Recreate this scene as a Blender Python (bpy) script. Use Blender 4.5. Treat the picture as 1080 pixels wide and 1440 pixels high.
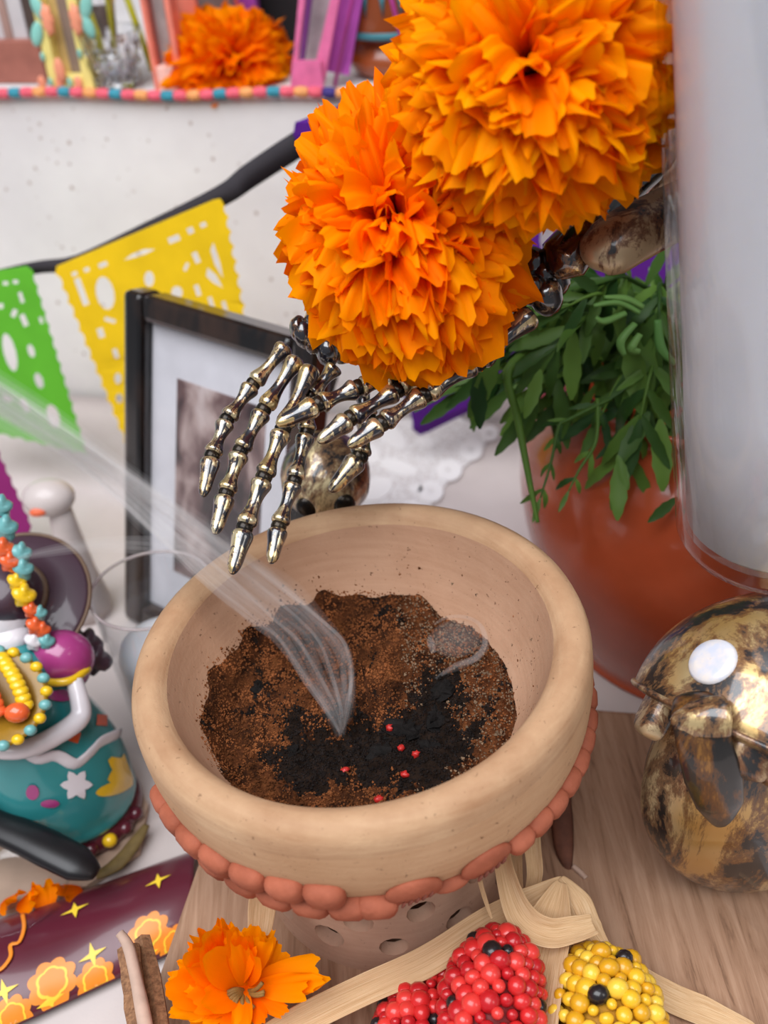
import bpy, bmesh, math, random
from mathutils import Vector, Matrix, noise as mnoise
from math import sin, cos, pi, radians as RAD
random.seed(7)
for o in list(bpy.data.objects): bpy.data.objects.remove(o)
scene = bpy.context.scene
COL = scene.collection

# ------------------------------------------------------------------ camera
F_PX = 1500.0
CAM = Vector((0, 0, 0.346))
RC = Matrix.Rotation(RAD(90-36), 3, 'X') @ Matrix.Rotation(RAD(-4), 3, 'Z')
cd = bpy.data.cameras.new('camera'); cam = bpy.data.objects.new('camera', cd); COL.objects.link(cam)
cam.matrix_world = Matrix.Translation(CAM) @ RC.to_4x4()
cd.sensor_fit = 'VERTICAL'; cd.sensor_height = 36.0; cd.sensor_width = 27.0
cd.lens = 36.0*F_PX/1440.0
cd.clip_start = 0.01; cd.clip_end = 20
cd.dof.use_dof = True; cd.dof.focus_distance = 0.352; cd.dof.aperture_fstop = 9.5
scene.camera = cam
scene.cycles.volume_bounces = 4

# ------------------------------------------------------------------ light
world = bpy.data.worlds.new('room_light'); scene.world = world; world.use_nodes = True
bg = world.node_tree.nodes['Background']; bg.inputs[0].default_value = (0.86, 0.91, 1.0, 1); bg.inputs[1].default_value = 0.24
def area(name, loc, target, sx, sy, power, col):
    l = bpy.data.lights.new(name, 'AREA'); l.shape = 'RECTANGLE'; l.size = sx; l.size_y = sy; l.energy = power; l.color = col
    o = bpy.data.objects.new(name, l); COL.objects.link(o); o.location = loc
    o.rotation_euler = (Vector(target)-Vector(loc)).to_track_quat('-Z', 'Y').to_euler()
    return o
area('ceiling_window', (-0.45, -0.35, 1.65), (0.0, 0.30, 0.05), 1.8, 1.4, 54.0, (0.94, 0.96, 1.0))
area('room_window', (1.5, -0.9, 1.3), (0.0, 0.35, 0.1), 0.7, 0.9, 8.0, (1.0, 0.97, 0.93))
scene.view_settings.view_transform = 'Standard'; scene.view_settings.look = 'None'
scene.view_settings.exposure = 0.0; scene.view_settings.gamma = 1.0; scene.view_settings.use_curve_mapping = False

# ------------------------------------------------------------------ helpers
def ray(px, py): return RC @ Vector(((px-540)/F_PX, -(py-720)/F_PX, -1.0))
def at(px, py, d): return CAM + ray(px, py)*d
def atz(px, py, z):
    u = ray(px, py); return CAM + u*((z-CAM.z)/u.z)
def aty(px, py, y):
    u = ray(px, py); return CAM + u*(y/u.y)
def lin(c):
    return tuple((x/255/12.92 if x/255 <= 0.04045 else ((x/255+0.055)/1.055)**2.4) for x in c)
ZB = -0.008   # top of the wooden board
ZT = -0.050   # table top

class MB:
    def __init__(s): s.v = []; s.f = []; s.uv = []
    def add(s, vs, fs, uv=None):
        n = len(s.v); s.v += [Vector(v) for v in vs]; s.f += [[i+n for i in f] for f in fs]
        s.uv += (uv if uv else [(0, 0)]*len(vs)); return s
    def box(s, c, size, M=None):
        c = Vector(c); a, b, d = [x/2 for x in size]
        vs = [Vector((x, y, z)) for x in (-a, a) for y in (-b, b) for z in (-d, d)]
        if M is not None: vs = [M @ v for v in vs]
        return s.add([v+c for v in vs], [(0, 1, 3, 2), (4, 6, 7, 5), (0, 4, 5, 1), (2, 3, 7, 6), (0, 2, 6, 4), (1, 5, 7, 3)])
    def lathe(s, prof, n=32, M=None, closed=False, a0=0, a1=2*pi):
        vs = []; fs = []; full = abs(a1-a0-2*pi) < 1e-6; m = n if full else n+1
        for (r, z) in prof:
            for i in range(m):
                a = a0+(a1-a0)*i/n; vs.append(Vector((r*cos(a), r*sin(a), z)))
        k = len(prof)
        for j in range(k if closed else k-1):
            for i in range(n):
                i2 = (i+1) % m if full else i+1; j2 = (j+1) % k
                fs.append((j*m+i, j*m+i2, j2*m+i2, j2*m+i))
        if M is not None: vs = [M @ v for v in vs]
        return s.add(vs, fs)
    def tube(s, pts, rad, n=10, caps=True, flat=1.0, up=None, twist=0):
        pts = [Vector(p) for p in pts]; m = len(pts)
        if not hasattr(rad, '__len__'): rad = [rad]*m
        T = []
        for i in range(m):
            t = pts[min(i+1, m-1)]-pts[max(i-1, 0)]; T.append(t.normalized() if t.length > 1e-9 else Vector((0, 0, 1)))
        N = Vector(up) if up is not None else (Vector((0, 0, 1)) if abs(T[0].z) < .9 else Vector((1, 0, 0)))
        N = (N-T[0]*N.dot(T[0])).normalized(); vs = []; fs = []; uv = []
        for i in range(m):
            N = (N-T[i]*N.dot(T[i])).normalized(); B = T[i].cross(N)
            for k in range(n):
                a = 2*pi*k/n+twist*i/m; vs.append(pts[i]+(N*cos(a)*flat+B*sin(a))*rad[i]); uv.append((k/n, i/(m-1)))
        for i in range(m-1):
            for k in range(n):
                k2 = (k+1) % n; fs.append((i*n+k, i*n+k2, (i+1)*n+k2, (i+1)*n+k))
        if caps: fs.append(tuple(range(n-1, -1, -1))); fs.append(tuple((m-1)*n+k for k in range(n)))
        return s.add(vs, fs, uv)
    def blob(s, c, rad, nu=28, nv=18, M=None, fn=None):
        vs = []; fs = []
        for j in range(nv+1):
            th = pi*j/nv
            for i in range(nu):
                a = 2*pi*i/nu; d = Vector((sin(th)*cos(a), sin(th)*sin(a), cos(th)))
                p = Vector((d.x*rad[0], d.y*rad[1], d.z*rad[2]))
                if fn: p = fn(d, p)
                if M is not None: p = M @ p
                vs.append(Vector(c)+p)
        for j in range(nv):
            for i in range(nu):
                i2 = (i+1) % nu; fs.append((j*nu+i, (j+1)*nu+i, (j+1)*nu+i2, j*nu+i2))
        return s.add(vs, fs)
    def mesh(s, name, off=None, smooth=True):
        me = bpy.data.meshes.new(name)
        vs = [v-off for v in s.v] if off is not None else s.v
        me.from_pydata([tuple(v) for v in vs], [], s.f)
        l = me.uv_layers.new(name='UVMap')
        for lp in me.loops: l.data[lp.index].uv = s.uv[lp.vertex_index]
        bm = bmesh.new(); bm.from_mesh(me); bmesh.ops.remove_doubles(bm, verts=bm.verts, dist=1e-7)
        bmesh.ops.recalc_face_normals(bm, faces=bm.faces); bm.to_mesh(me); bm.free()
        if smooth:
            for p in me.polygons: p.use_smooth = True
        return me

def tag(o, label=None, cat=None, group=None, kind=None):
    if label: o['label'] = label
    if cat: o['category'] = cat
    if group: o['group'] = group
    if kind: o['kind'] = kind
    return o
def thing(name, label, cat, loc, group=None):
    o = bpy.data.objects.new(name, None); COL.objects.link(o); o.location = loc; o.empty_display_size = .01
    return tag(o, label, cat, group)
def root_of(p):
    v = Vector((0, 0, 0))
    while p is not None: v += p.location; p = p.parent
    return v
def obj(name, mb, mat, parent=None, smooth=True, sub=0, solid=0, bev=0, label=None):
    me = mb if isinstance(mb, bpy.types.Mesh) else mb.mesh(name, root_of(parent) if parent else None, smooth)
    o = bpy.data.objects.new(name, me); COL.objects.link(o)
    if mat is not None:
        me.materials.clear(); me.materials.append(mat)
    if parent is not None: o.parent = parent
    if solid: md = o.modifiers.new('s', 'SOLIDIFY'); md.thickness = solid; md.offset = 0
    if bev: md = o.modifiers.new('b', 'BEVEL'); md.width = bev; md.segments = 2; md.limit_method = 'ANGLE'
    if sub: md = o.modifiers.new('u', 'SUBSURF'); md.levels = sub; md.render_levels = sub
    if label: o['label'] = label
    return o
def inst(name, me, parent, M):
    o = bpy.data.objects.new(name, me); COL.objects.link(o); o.parent = parent
    o.matrix_local = Matrix.Translation(-root_of(parent)) @ M
    return o
def catmull(pts, k=6):
    pts = [Vector(p) for p in pts]; out = []
    for i in range(len(pts)-1):
        p0 = pts[max(i-1, 0)]; p1 = pts[i]; p2 = pts[i+1]; p3 = pts[min(i+2, len(pts)-1)]
        for j in range(k):
            t = j/k
            out.append(0.5*((2*p1)+(p2-p0)*t+(2*p0-5*p1+4*p2-p3)*t*t+(3*p1-p0-3*p2+p3)*t**3))
    out.append(pts[-1]); return out
def lerps(vals, n):
    m = len(vals)-1; out = []
    for i in range(n):
        t = i/(n-1)*m; k = min(int(t), m-1); out.append(vals[k]*(1-t+k)+vals[k+1]*(t-k))
    return out
def frame_m(origin, xa, ya, za):
    M = Matrix((xa, ya, za)).transposed().to_4x4(); M.translation = origin; return M
def shape2d(name, loops, toworld, thick):
    """flat cut-out with holes: loops[0] outline, rest holes, mapped to 3D by toworld, given thickness"""
    cu = bpy.data.curves.new('c', 'CURVE'); cu.dimensions = '2D'; cu.fill_mode = 'BOTH'
    for lp in loops:
        sp = cu.splines.new('POLY'); sp.points.add(len(lp)-1); sp.use_cyclic_u = True
        for p, q in zip(sp.points, lp): p.co = (q[0]*.01, q[1]*.01, 0, 1)
    t = bpy.data.objects.new('c', cu); COL.objects.link(t)
    dg = bpy.context.evaluated_depsgraph_get(); me = bpy.data.meshes.new_from_object(t.evaluated_get(dg))
    bpy.data.objects.remove(t)
    bm = bmesh.new(); bm.from_mesh(me)
    bmesh.ops.remove_doubles(bm, verts=bm.verts, dist=1e-6)
    nrm = None
    for v in bm.verts: v.co = toworld(v.co.x*100, v.co.y*100)
    bmesh.ops.recalc_face_normals(bm, faces=bm.faces)
    g = bmesh.ops.extrude_face_region(bm, geom=bm.faces[:])
    n = Vector((0, 0, 0))
    for f in bm.faces: n += f.normal*0
    fs = [f for f in bm.faces]; n = sum((f.normal*f.calc_area() for f in fs if len(f.verts) == 3), Vector((0, 0, 0)))
    if n.length < 1e-9: n = fs[0].normal
    n.normalize()
    for v in [e for e in g['geom'] if isinstance(e, bmesh.types.BMVert)]: v.co += n*thick
    bmesh.ops.recalc_face_normals(bm, faces=bm.faces)
    me2 = bpy.data.meshes.new(name); bm.to_mesh(me2); bm.free()
    return me2

# ------------------------------------------------------------------ materials
class NT:
    def __init__(s, name):
        s.m = bpy.data.materials.new(name); s.m.use_nodes = True; s.t = s.m.node_tree; s.n = s.t.nodes
        s.b = s.n['Principled BSDF']; s.out = s.n['Material Output']
    def new(s, t, **kw):
        nd = s.n.new(t)
        for k, v in kw.items(): setattr(nd, k, v)
        return nd
    def link(s, a, b): s.t.links.new(a, b)
    def coord(s, kind='Object', scale=(1, 1, 1), rot=(0, 0, 0)):
        tc = s.new('ShaderNodeTexCoord'); mp = s.new('ShaderNodeMapping'); mp.inputs['Scale'].default_value = scale; mp.inputs['Rotation'].default_value = rot
        s.link(tc.outputs[kind], mp.inputs[0]); return mp.outputs[0]
    def noise(s, vec, scale, detail=4, rough=.55, dist=0):
        nd = s.new('ShaderNodeTexNoise'); nd.inputs['Scale'].default_value = scale; nd.inputs['Detail'].default_value = detail
        nd.inputs['Roughness'].default_value = rough; nd.inputs['Distortion'].default_value = dist; s.link(vec, nd.inputs['Vector']); return nd.outputs['Fac']
    def voro(s, vec, scale, out='Distance'):
        nd = s.new('ShaderNodeTexVoronoi'); nd.inputs['Scale'].default_value = scale; s.link(vec, nd.inputs['Vector']); return nd.outputs[out]
    def ramp(s, fac, stops, interp='LINEAR'):
        r = s.new('ShaderNodeValToRGB'); r.color_ramp.interpolation = interp; e = r.color_ramp.elements
        while len(e) < len(stops): e.new(.5)
        for x, (p, c) in zip(e, stops):
            x.position = p; x.color = (*c, 1) if len(c) == 3 else c
        s.link(fac, r.inputs[0]); return r.outputs[0]
    def mix(s, fac, a, b, blend='MIX'):
        m = s.new('ShaderNodeMix', data_type='RGBA', blend_type=blend)
        for sock, v in ((m.inputs[0], fac), (m.inputs[6], a), (m.inputs[7], b)):
            if isinstance(v, (int, float)): sock.default_value = v
            elif isinstance(v, tuple): sock.default_value = (*v, 1)
            else: s.link(v, sock)
        return m.outputs[2]
    def bump(s, h, strength=.3, dist=.001):
        b = s.new('ShaderNodeBump'); b.inputs['Strength'].default_value = strength; b.inputs['Distance'].default_value = dist
        s.link(h, b.inputs['Height']); s.link(b.outputs[0], s.b.inputs['Normal'])
    def set(s, color=None, rough=.5, metal=0, spec=.5, coat=0, trans=0, sss=0, ior=1.45):
        if color is not None:
            if isinstance(color, tuple): s.b.inputs['Base Color'].default_value = (*color, 1)
            else: s.link(color, s.b.inputs['Base Color'])
        s.b.inputs['Roughness'].default_value = rough; s.b.inputs['Metallic'].default_value = metal
        s.b.inputs['Specular IOR Level'].default_value = spec; s.b.inputs['Coat Weight'].default_value = coat; s.b.inputs['Coat Roughness'].default_value = .08
        s.b.inputs['Transmission Weight'].default_value = trans; s.b.inputs['IOR'].default_value = ior
        if sss: s.b.inputs['Subsurface Weight'].default_value = sss; s.b.inputs['Subsurface Radius'].default_value = (.004, .003, .002); s.b.inputs['Subsurface Scale'].default_value = 1.0
        return s.m
def pm(name, rgb, rough=.5, var=.12, scale=60, bump=0, **kw):
    """plain painted / matte surface with a little mottling"""
    t = NT(name); c = lin(rgb); v = t.coord()
    n = t.noise(v, scale); dk = tuple(x*(1-var) for x in c); lt = tuple(min(1, x*(1+var)) for x in c)
    col = t.ramp(n, [(.3, dk), (.7, lt)])
    if bump: t.bump(t.noise(v, scale*6), bump)
    return t.set(col, rough, **kw)
M = {}
# plaster with speckles
t = NT('speckled_plaster'); v = t.coord()
sp = t.ramp(t.voro(v, 110), [(.10, (0, 0, 0)), (.2, (1, 1, 1))]); msk = t.ramp(t.noise(v, 60, 2), [(.5, (1, 1, 1)), (.56, (0, 0, 0))])
spk = t.mix(1.0, sp, msk, 'LIGHTEN')
base = t.ramp(t.noise(v, 9, 4), [(.3, lin((214, 208, 208))), (.7, lin((236, 231, 229)))])
col = t.mix(spk, lin((176, 158, 150)), base)
t.bump(t.noise(v, 160), .25); M['plaster'] = t.set(col, .8, spec=.2)
t = NT('white_cloth'); v = t.coord()
t.bump(t.noise(v, 900, 2), .15, .0005); M['cloth'] = t.set(t.ramp(t.noise(v, 14), [(.3, lin((196, 184, 180))), (.7, lin((214, 203, 199)))]), .85, spec=.1)
M['dark_wall'] = pm('dark_brown_wall', (70, 52, 44), .8)
# wood board
t = NT('weathered_wood'); v = t.coord(scale=(1, .07, 1), rot=(0, 0, RAD(14)))
n1 = t.noise(v, 260, 6, .7, .6); n2 = t.noise(t.coord(), 16, 4)
c1 = t.ramp(n1, [(.25, lin((92, 66, 50))), (.42, lin((164, 132, 108))), (.75, lin((198, 168, 144)))])
c2 = t.ramp(n2, [(.35, lin((186, 160, 144))), (.7, lin((236, 216, 200)))])
t.bump(n1, .35, .0008); M['wood'] = t.set(t.mix(.55, c1, c2, 'MULTIPLY'), .6, spec=.3)
t.n['Principled BSDF'].inputs['Base Color']
t = NT('split_wood'); v = t.coord(scale=(1, 1, .12)); n1 = t.noise(v, 500, 5, .7)
M['stick'] = t.set(t.ramp(n1, [(.3, lin((92, 58, 38))), (.7, lin((176, 128, 90)))]), .7); t.bump(n1, .5)
# clay
def clay(name, a, b, sp=.10, rough=.75):
    t = NT(name); v = t.coord(); n = t.noise(v, 30, 6, .6); c = t.ramp(n, [(.3, lin(a)), (.7, lin(b))])
    w = t.noise(t.coord(scale=(1, 1, 14)), 40, 3); c = t.mix(.35, c, t.ramp(w, [(.3, lin(a)), (.7, lin(b))]))
    s = t.ramp(t.noise(v, 420, 3, .7), [(.30, lin((96, 66, 48))), (.345, (1, 1, 1))]); c = t.mix(sp*6, c, t.mix(1.0, c, s, 'MULTIPLY'))
    t.bump(t.noise(v, 700, 3), .25, .0006); return t.set(c, rough, spec=.25)
M['clay'] = clay('tan_clay', (180, 138, 102), (206, 168, 132))
M['clay_rim'] = clay('burnished_rim_clay', (160, 118, 86), (204, 168, 132), .08, .6)
M['clay_in'] = clay('bowl_interior_clay', (170, 128, 100), (194, 154, 126), .12)
M['clay_foot'] = clay('pedestal_clay', (176, 138, 116), (200, 164, 140), .05)
t = NT('red_clay'); v = t.coord(); M['vein'] = pm('dark_vein', (112, 58, 44), .8); M['redclay'] = t.set(t.ramp(t.noise(v, 90, 5), [(.3, lin((140, 74, 52))), (.7, lin((174, 98, 72)))]), .7, spec=.3); t.bump(t.noise(v, 600), .4, .0006)
M['glaze'] = pm('glazed_terracotta', (186, 82, 48), .24, .2, 18, coat=.5)
M['jug'] = pm('burnished_terracotta', (150, 74, 36), .25, .12, 20, coat=.4)
M['teal_paint'] = pm('teal_paint', (66, 128, 138), .45)
# antique bronze bone
def bronze(name, dark, gold, thr=.5, scale=140, brown=lin((112, 58, 24)), rough=.22, metal=.85, gold2=None, stretch=(1, 1, .45), brush_shade=0, coat=1.0):
    """dry-brushed antique gold over black; brush_shade > 0 adds black shafts plus painted-on highlight tops and shaded flanks (by UV)"""
    t = NT(name); v = t.coord(scale=stretch); n = t.noise(v, scale, 8, .72, .4); n2 = t.noise(t.coord(), scale*.35, 3)
    if brush_shade:
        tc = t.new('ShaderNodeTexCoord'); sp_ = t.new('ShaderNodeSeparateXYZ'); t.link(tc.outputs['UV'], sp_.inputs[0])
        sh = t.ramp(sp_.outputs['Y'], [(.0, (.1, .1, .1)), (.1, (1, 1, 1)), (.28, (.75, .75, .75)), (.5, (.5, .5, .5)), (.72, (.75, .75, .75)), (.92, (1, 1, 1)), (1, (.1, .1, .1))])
        sd = t.ramp(sp_.outputs['X'], [(0, (1, 1, 1)), (.10, (.85, .85, .85)), (.20, (.1, .1, .1)), (.80, (.1, .1, .1)), (.90, (.85, .85, .85)), (1, (1, 1, 1))])  # pale top, black flanks: highlight and shade painted in by angle around the bone
        br = t.mix(.5, sh, sd); n = t.mix(brush_shade, t.ramp(n, [(.36, (0, 0, 0)), (.64, (1, 1, 1))]), br)
    g = t.mix(t.ramp(n2, [(.4, (0, 0, 0)), (.62, (1, 1, 1))]), gold, gold2 or gold)
    c = t.ramp(n, [(thr-.05, (0, 0, 0)), (thr+.05, (1, 1, 1))]); cc = t.mix(c, dark, g)
    edge = t.ramp(n, [(thr-.06, (0, 0, 0)), (thr-.01, (.7, .7, .7)), (thr+.06, (0, 0, 0))]); cc = t.mix(edge, cc, brown)
    mt = t.ramp(n, [(thr-.05, (.1, .1, .1)), (thr+.05, (metal,)*3)])
    t.bump(n, .2, .0004); m = t.set(cc, rough, metal=metal, spec=.6, coat=coat); t.link(mt, t.b.inputs['Metallic']); t.b.inputs['Coat IOR'].default_value = 1.8; return m
M['bone'] = bronze('black_gold_bone', (.010, .010, .016), lin((222, 192, 128)), .60, 230, gold2=lin((236, 222, 184)), rough=.28, brush_shade=.5)
M['bone_dark'] = bronze('dark_lacquered_bone', (.010, .009, .010), lin((214, 186, 130)), .58, 170, rough=.2, brown=lin((120, 56, 20)))
M['bone_arm'] = bronze('dull_bronze_arm', (.022, .02, .02), lin((168, 138, 102)), .47, 110, rough=.42, metal=.5, gold2=lin((196, 172, 134)), coat=.25)
M['skull'] = bronze('worn_gold_skull', (.014, .013, .013), lin((204, 164, 98)), .515, 62, rough=.36, metal=.7, gold2=lin((232, 214, 168)), stretch=(1, 1, .38), coat=.5)
M['skull_dark'] = bronze('dark_brown_skull', (.012, .010, .009), lin((150, 104, 52)), .55, 70, rough=.4, metal=.6, brown=lin((84, 46, 20)), stretch=(1, 1, .38), coat=.3)
t = NT('joint_black'); M['joint'] = t.set(t.ramp(t.noise(t.coord(), 300), [(.3, (.008, .008, .01)), (.75, (.05, .035, .02))]), .25, metal=.6)
# petals
def petal_mat(name, deep, mid, tip):
    t = NT(name); tc = t.new('ShaderNodeTexCoord'); sep = t.new('ShaderNodeSeparateXYZ'); t.link(tc.outputs['UV'], sep.inputs[0])
    oi = t.new('ShaderNodeObjectInfo'); c = t.ramp(sep.outputs['Y'], [(.0, deep), (.55, mid), (1, tip)])
    hs = t.new('ShaderNodeHueSaturation'); t.link(c, hs.inputs['Color'])
    mr = t.new('ShaderNodeMapRange'); mr.inputs[3].default_value = .487; mr.inputs[4].default_value = .512; t.link(oi.outputs['Random'], mr.inputs[0]); t.link(mr.outputs[0], hs.inputs['Hue'])
    t.set(hs.outputs[0], .6, spec=.05)
    tr = t.new('ShaderNodeBsdfTranslucent'); t.link(hs.outputs[0], tr.inputs[0]); ms = t.new('ShaderNodeMixShader'); ms.inputs[0].default_value = .42
    t.link(t.b.outputs[0], ms.inputs[1]); t.link(tr.outputs[0], ms.inputs[2]); t.link(ms.outputs[0], t.out.inputs[0]); return t.m
M['petal'] = petal_mat('marigold_petal', (.85, .11, .0), (1.0, .215, .0), (1.0, .285, .0))
M['petal2'] = petal_mat('pale_marigold_petal', (.88, .14, .0), (1.0, .265, .0), (1.0, .345, .0))
def leaf_mat(name, a, b):
    t = NT(name); oi = t.new('ShaderNodeObjectInfo'); c = t.ramp(oi.outputs['Random'], [(0, a), (1, b)]); t.set(c, .45, spec=.35)
    tr = t.new('ShaderNodeBsdfTranslucent'); t.link(c, tr.inputs[0]); ms = t.new('ShaderNodeMixShader'); ms.inputs[0].default_value = .25
    t.link(t.b.outputs[0], ms.inputs[1]); t.link(tr.outputs[0], ms.inputs[2]); t.link(ms.outputs[0], t.out.inputs[0]); return t.m
M['leaf'] = leaf_mat('marigold_leaf', lin((38, 74, 28)), lin((108, 146, 58)))
M['leaf_light'] = leaf_mat('young_green_stem', lin((98, 150, 76)), lin((126, 170, 90)))
# glass, wax
def glass(name, col=(1, 1, 1), rough=.0, ior=1.45):
    t = NT(name); return t.set(col, rough, trans=1.0, ior=ior)
M['glass'] = glass('clear_glass'); M['crystal'] = glass('cut_crystal', (.97, .98, 1), .02, 1.5)
t = NT('thin_glass')
gl = t.new('ShaderNodeBsdfGlossy'); gl.inputs['Roughness'].default_value = .03; tp = t.new('ShaderNodeBsdfTransparent'); tp.inputs[0].default_value = (.965, .97, .975, 1)
lw = t.new('ShaderNodeLayerWeight'); pw_ = t.new('ShaderNodeMath', operation='POWER'); pw_.inputs[1].default_value = 4.0; t.link(lw.outputs['Facing'], pw_.inputs[0]); ma_ = t.new('ShaderNodeMath', operation='MULTIPLY_ADD'); ma_.inputs[1].default_value = .7; ma_.inputs[2].default_value = .035; t.link(pw_.outputs[0], ma_.inputs[0]); ms = t.new('ShaderNodeMixShader'); t.link(ma_.outputs[0], ms.inputs[0]); t.link(tp.outputs[0], ms.inputs[1]); t.link(gl.outputs[0], ms.inputs[2]); t.link(ms.outputs[0], t.out.inputs[0])
M['thin_glass'] = t.m
M['wax'] = pm('white_wax', (206, 205, 209), .5, .02, sss=.4)
# husk
t = NT('dry_husk'); tc = t.new('ShaderNodeTexCoord'); mp = t.new('ShaderNodeMapping'); mp.inputs['Scale'].default_value = (14, 1.2, 1); t.link(tc.outputs['UV'], mp.inputs[0])
n1 = t.noise(mp.outputs[0], 3, 5, .7); c = t.ramp(n1, [(.28, lin((192, 146, 98))), (.5, lin((230, 192, 146))), (.75, lin((246, 220, 182)))])
t.bump(n1, .5, .0006); t.set(c, .6, spec=.25)
tr = t.new('ShaderNodeBsdfTranslucent'); t.link(c, tr.inputs[0]); ms = t.new('ShaderNodeMixShader'); ms.inputs[0].default_value = .2
t.link(t.b.outputs[0], ms.inputs[1]); t.link(tr.outputs[0], ms.inputs[2]); t.link(ms.outputs[0], t.out.inputs[0]); M['husk'] = t.m
def paper(name, rgb):
    t = NT(name); c = lin(rgb); v = t.coord(); col = t.ramp(t.noise(v, 40), [(.3, tuple(x*.86 for x in c)), (.7, c)])
    return t.set(col, .75, spec=.15)

# ------------------------------------------------------------------ setting: table, riser, upper tier
WU = Vector((.9682, -.2502, 0)); WN = Vector((.2502, .9682, 0))     # along the riser / away from camera
W0 = Vector((-.2307, .731, 0))
ZS = 0.170
def wl(s, tt, z): return W0+WU*s+WN*tt+Vector((0, 0, z))
def atwall(px, py, tt):
    u = ray(px, py); p0 = wl(0, tt, 0); d = (p0-CAM).dot(WN)/u.dot(WN); return CAM+u*d
def wall_s(px, py, tt):
    p = atwall(px, py, tt)-W0; return p.dot(WU), p.z
RW = Matrix((WU, WN, Vector((0, 0, 1)))).transposed()
mb = MB(); mb.box(wl(.3, .25, (ZS-.55)/2), (3.0, .5, ZS+.55), RW); tag(obj('wall_back', mb, M['plaster'], smooth=False, bev=.004), 'speckled white riser of the upper altar tier', None, kind='structure')
mb = MB(); mb.box(wl(.3, .53, .5), (3.6, .06, 2.6), RW); tag(obj('wall_rear', mb, M['dark_wall'], smooth=False), 'dark brown wall behind the upper tier', None, kind='structure')
mb = MB(); mb.box((0, .30, -.80), (5, 4, .02)); tag(obj('floor', mb, M['dark_wall'], smooth=False), 'dark floor below the altar', None, kind='structure')
tb = thing('altar_table', 'table spread with a plain white cloth below the riser', 'table', (0, .3, -.79))
mb = MB(); mb.box(wl(.25, -.4625, ZT-.0155), (1.8, .915, .024), RW); obj('table_top', mb, M['stick'], tb, smooth=False, bev=.003)
for sx in (-.58, 1.08):
    for yy in (-.86, -.07):
        mb = MB(); mb.box(wl(sx, yy, (ZT-.0275-.79)/2), (.05, .05, .79+ZT-.0275), RW); obj('leg', mb, M['stick'], tb, smooth=False, bev=.003)
# cloth over the table
mb = MB(); nx, ny = 60, 36; vs = []
for j in range(ny+1):
    for i in range(nx+1):
        x = -.63+1.76*i/nx; y = -.915+.91*j/ny; vs.append(wl(x, y, ZT-.0014+.0008*mnoise.noise((x*9, y*9, 0))))
mb.add(vs, [(j*(nx+1)+i, j*(nx+1)+i+1, (j+1)*(nx+1)+i+1, (j+1)*(nx+1)+i) for j in range(ny) for i in range(nx)])
tag(obj('tablecloth', mb, M['cloth'], solid=.0012), 'plain white cloth lying over the lower table', 'tablecloth')
# wooden board
LA = Vector((.20, .98, 0)).normalized(); LB = Vector((LA.y, -LA.x, 0))
bc = Vector((.0195, .21, 0)); RB = Matrix((LB, LA, Vector((0, 0, 1)))).transposed()
mb = MB(); mb.box(bc+Vector((0, 0, (ZB+ZT)/2+.0003)), (.222, .26, ZB-ZT-.0006), RB)
tag(obj('wooden_board', mb, M['wood'], smooth=False, bev=.003), 'thick weathered wooden board under the incense burner and gold skull', 'board')

# ------------------------------------------------------------------ incense burner
BC = Vector((-.01188, .25622, .1098)); BN = Vector((-.0820, -.0252, 1)).normalized()
BX = Vector((0, 1, 0)).cross(BN).normalized(); BY = BN.cross(BX)
MBW = frame_m(BC, BX, BY, BN)
def bp(a, h, r): return MBW @ Vector((r*cos(RAD(a)), r*sin(RAD(a)), h))
ib = thing('incense_burner', 'tan clay incense burner bowl on a pierced foot', 'incense burner', bp(0, -.1177, 0))
prof_in = [(.0001, -.052), (.02, -.0515), (.036, -.047), (.048, -.037), (.0565, -.022), (.0610, -.010), (.0632, -.0035)]
prof_lip = [(.0632, -.0035), (.0650, -.0008), (.0680, .0006), (.0712, .0002), (.0740, -.0018), (.0752, -.005), (.0754, -.010)]
prof_out = [(.0754, -.010), (.0752, -.018), (.0742, -.026), (.0722, -.033), (.0690, -.040), (.0620, -.049), (.052, -.0565), (.042, -.0615), (.0385, -.064), (.030, -.066)]
mb = MB(); mb.lathe(prof_out+[(.0001, -.066)], 96, MBW); bowl = obj('bowl', mb, M['clay'], ib)
mb = MB(); mb.lathe(prof_lip, 96, MBW); obj('rim', mb, M['clay_rim'], ib, label='burnished brown rim of the clay bowl')
mb = MB(); mb.lathe(prof_in, 96, MBW); obj('bowl_interior', mb, M['clay_in'], ib, label='pinkish inner face of the clay bowl')
# pedestal with real holes
PBW = MBW @ Matrix.Translation((-.0045, 0, 0))
mb = MB(); mb.lathe([(.0400, -.0605), (.0405, -.068), (.0425, -.078), (.0455, -.092), (.0475, -.105), (.0488, -.113), (.0492, -.1175), (.0450, -.1175), (.0435, -.110), (.041, -.095), (.0380, -.075), (.0355, -.0665), (.0355, -.0605)], 72, PBW, closed=True)
ped = obj('pedestal', mb, M['clay_foot'], ib)
cut = MB()
for row, (h, off) in enumerate(((-.079, 0), (-.0905, 15), (-.1025, 3))):
    for k in range(12):
        a = off+30*k+random.uniform(-3, 3); hh = h+random.uniform(-.0015, .0015); rr = random.uniform(.0046, .0056)
        A = PBW @ Vector((.032*cos(RAD(a)), .032*sin(RAD(a)), hh)); B = PBW @ Vector((.06*cos(RAD(a)), .06*sin(RAD(a)), hh))
        cut.tube([A, B], [rr*.8, rr*1.35], 12, flat=.8, up=BN)
co = bpy.data.objects.new('cutter', cut.mesh('cutter', root_of(ib))); COL.objects.link(co); co.parent = ib
bpy.context.view_layer.update()
md = ped.modifiers.new('b', 'BOOLEAN'); md.object = co; md.operation = 'DIFFERENCE'; md.solver = 'EXACT'
dg = bpy.context.evaluated_depsgraph_get(); nm = bpy.data.meshes.new_from_object(ped.evaluated_get(dg)); ped.modifiers.clear(); ped.data = nm
bpy.data.objects.remove(co)
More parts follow.
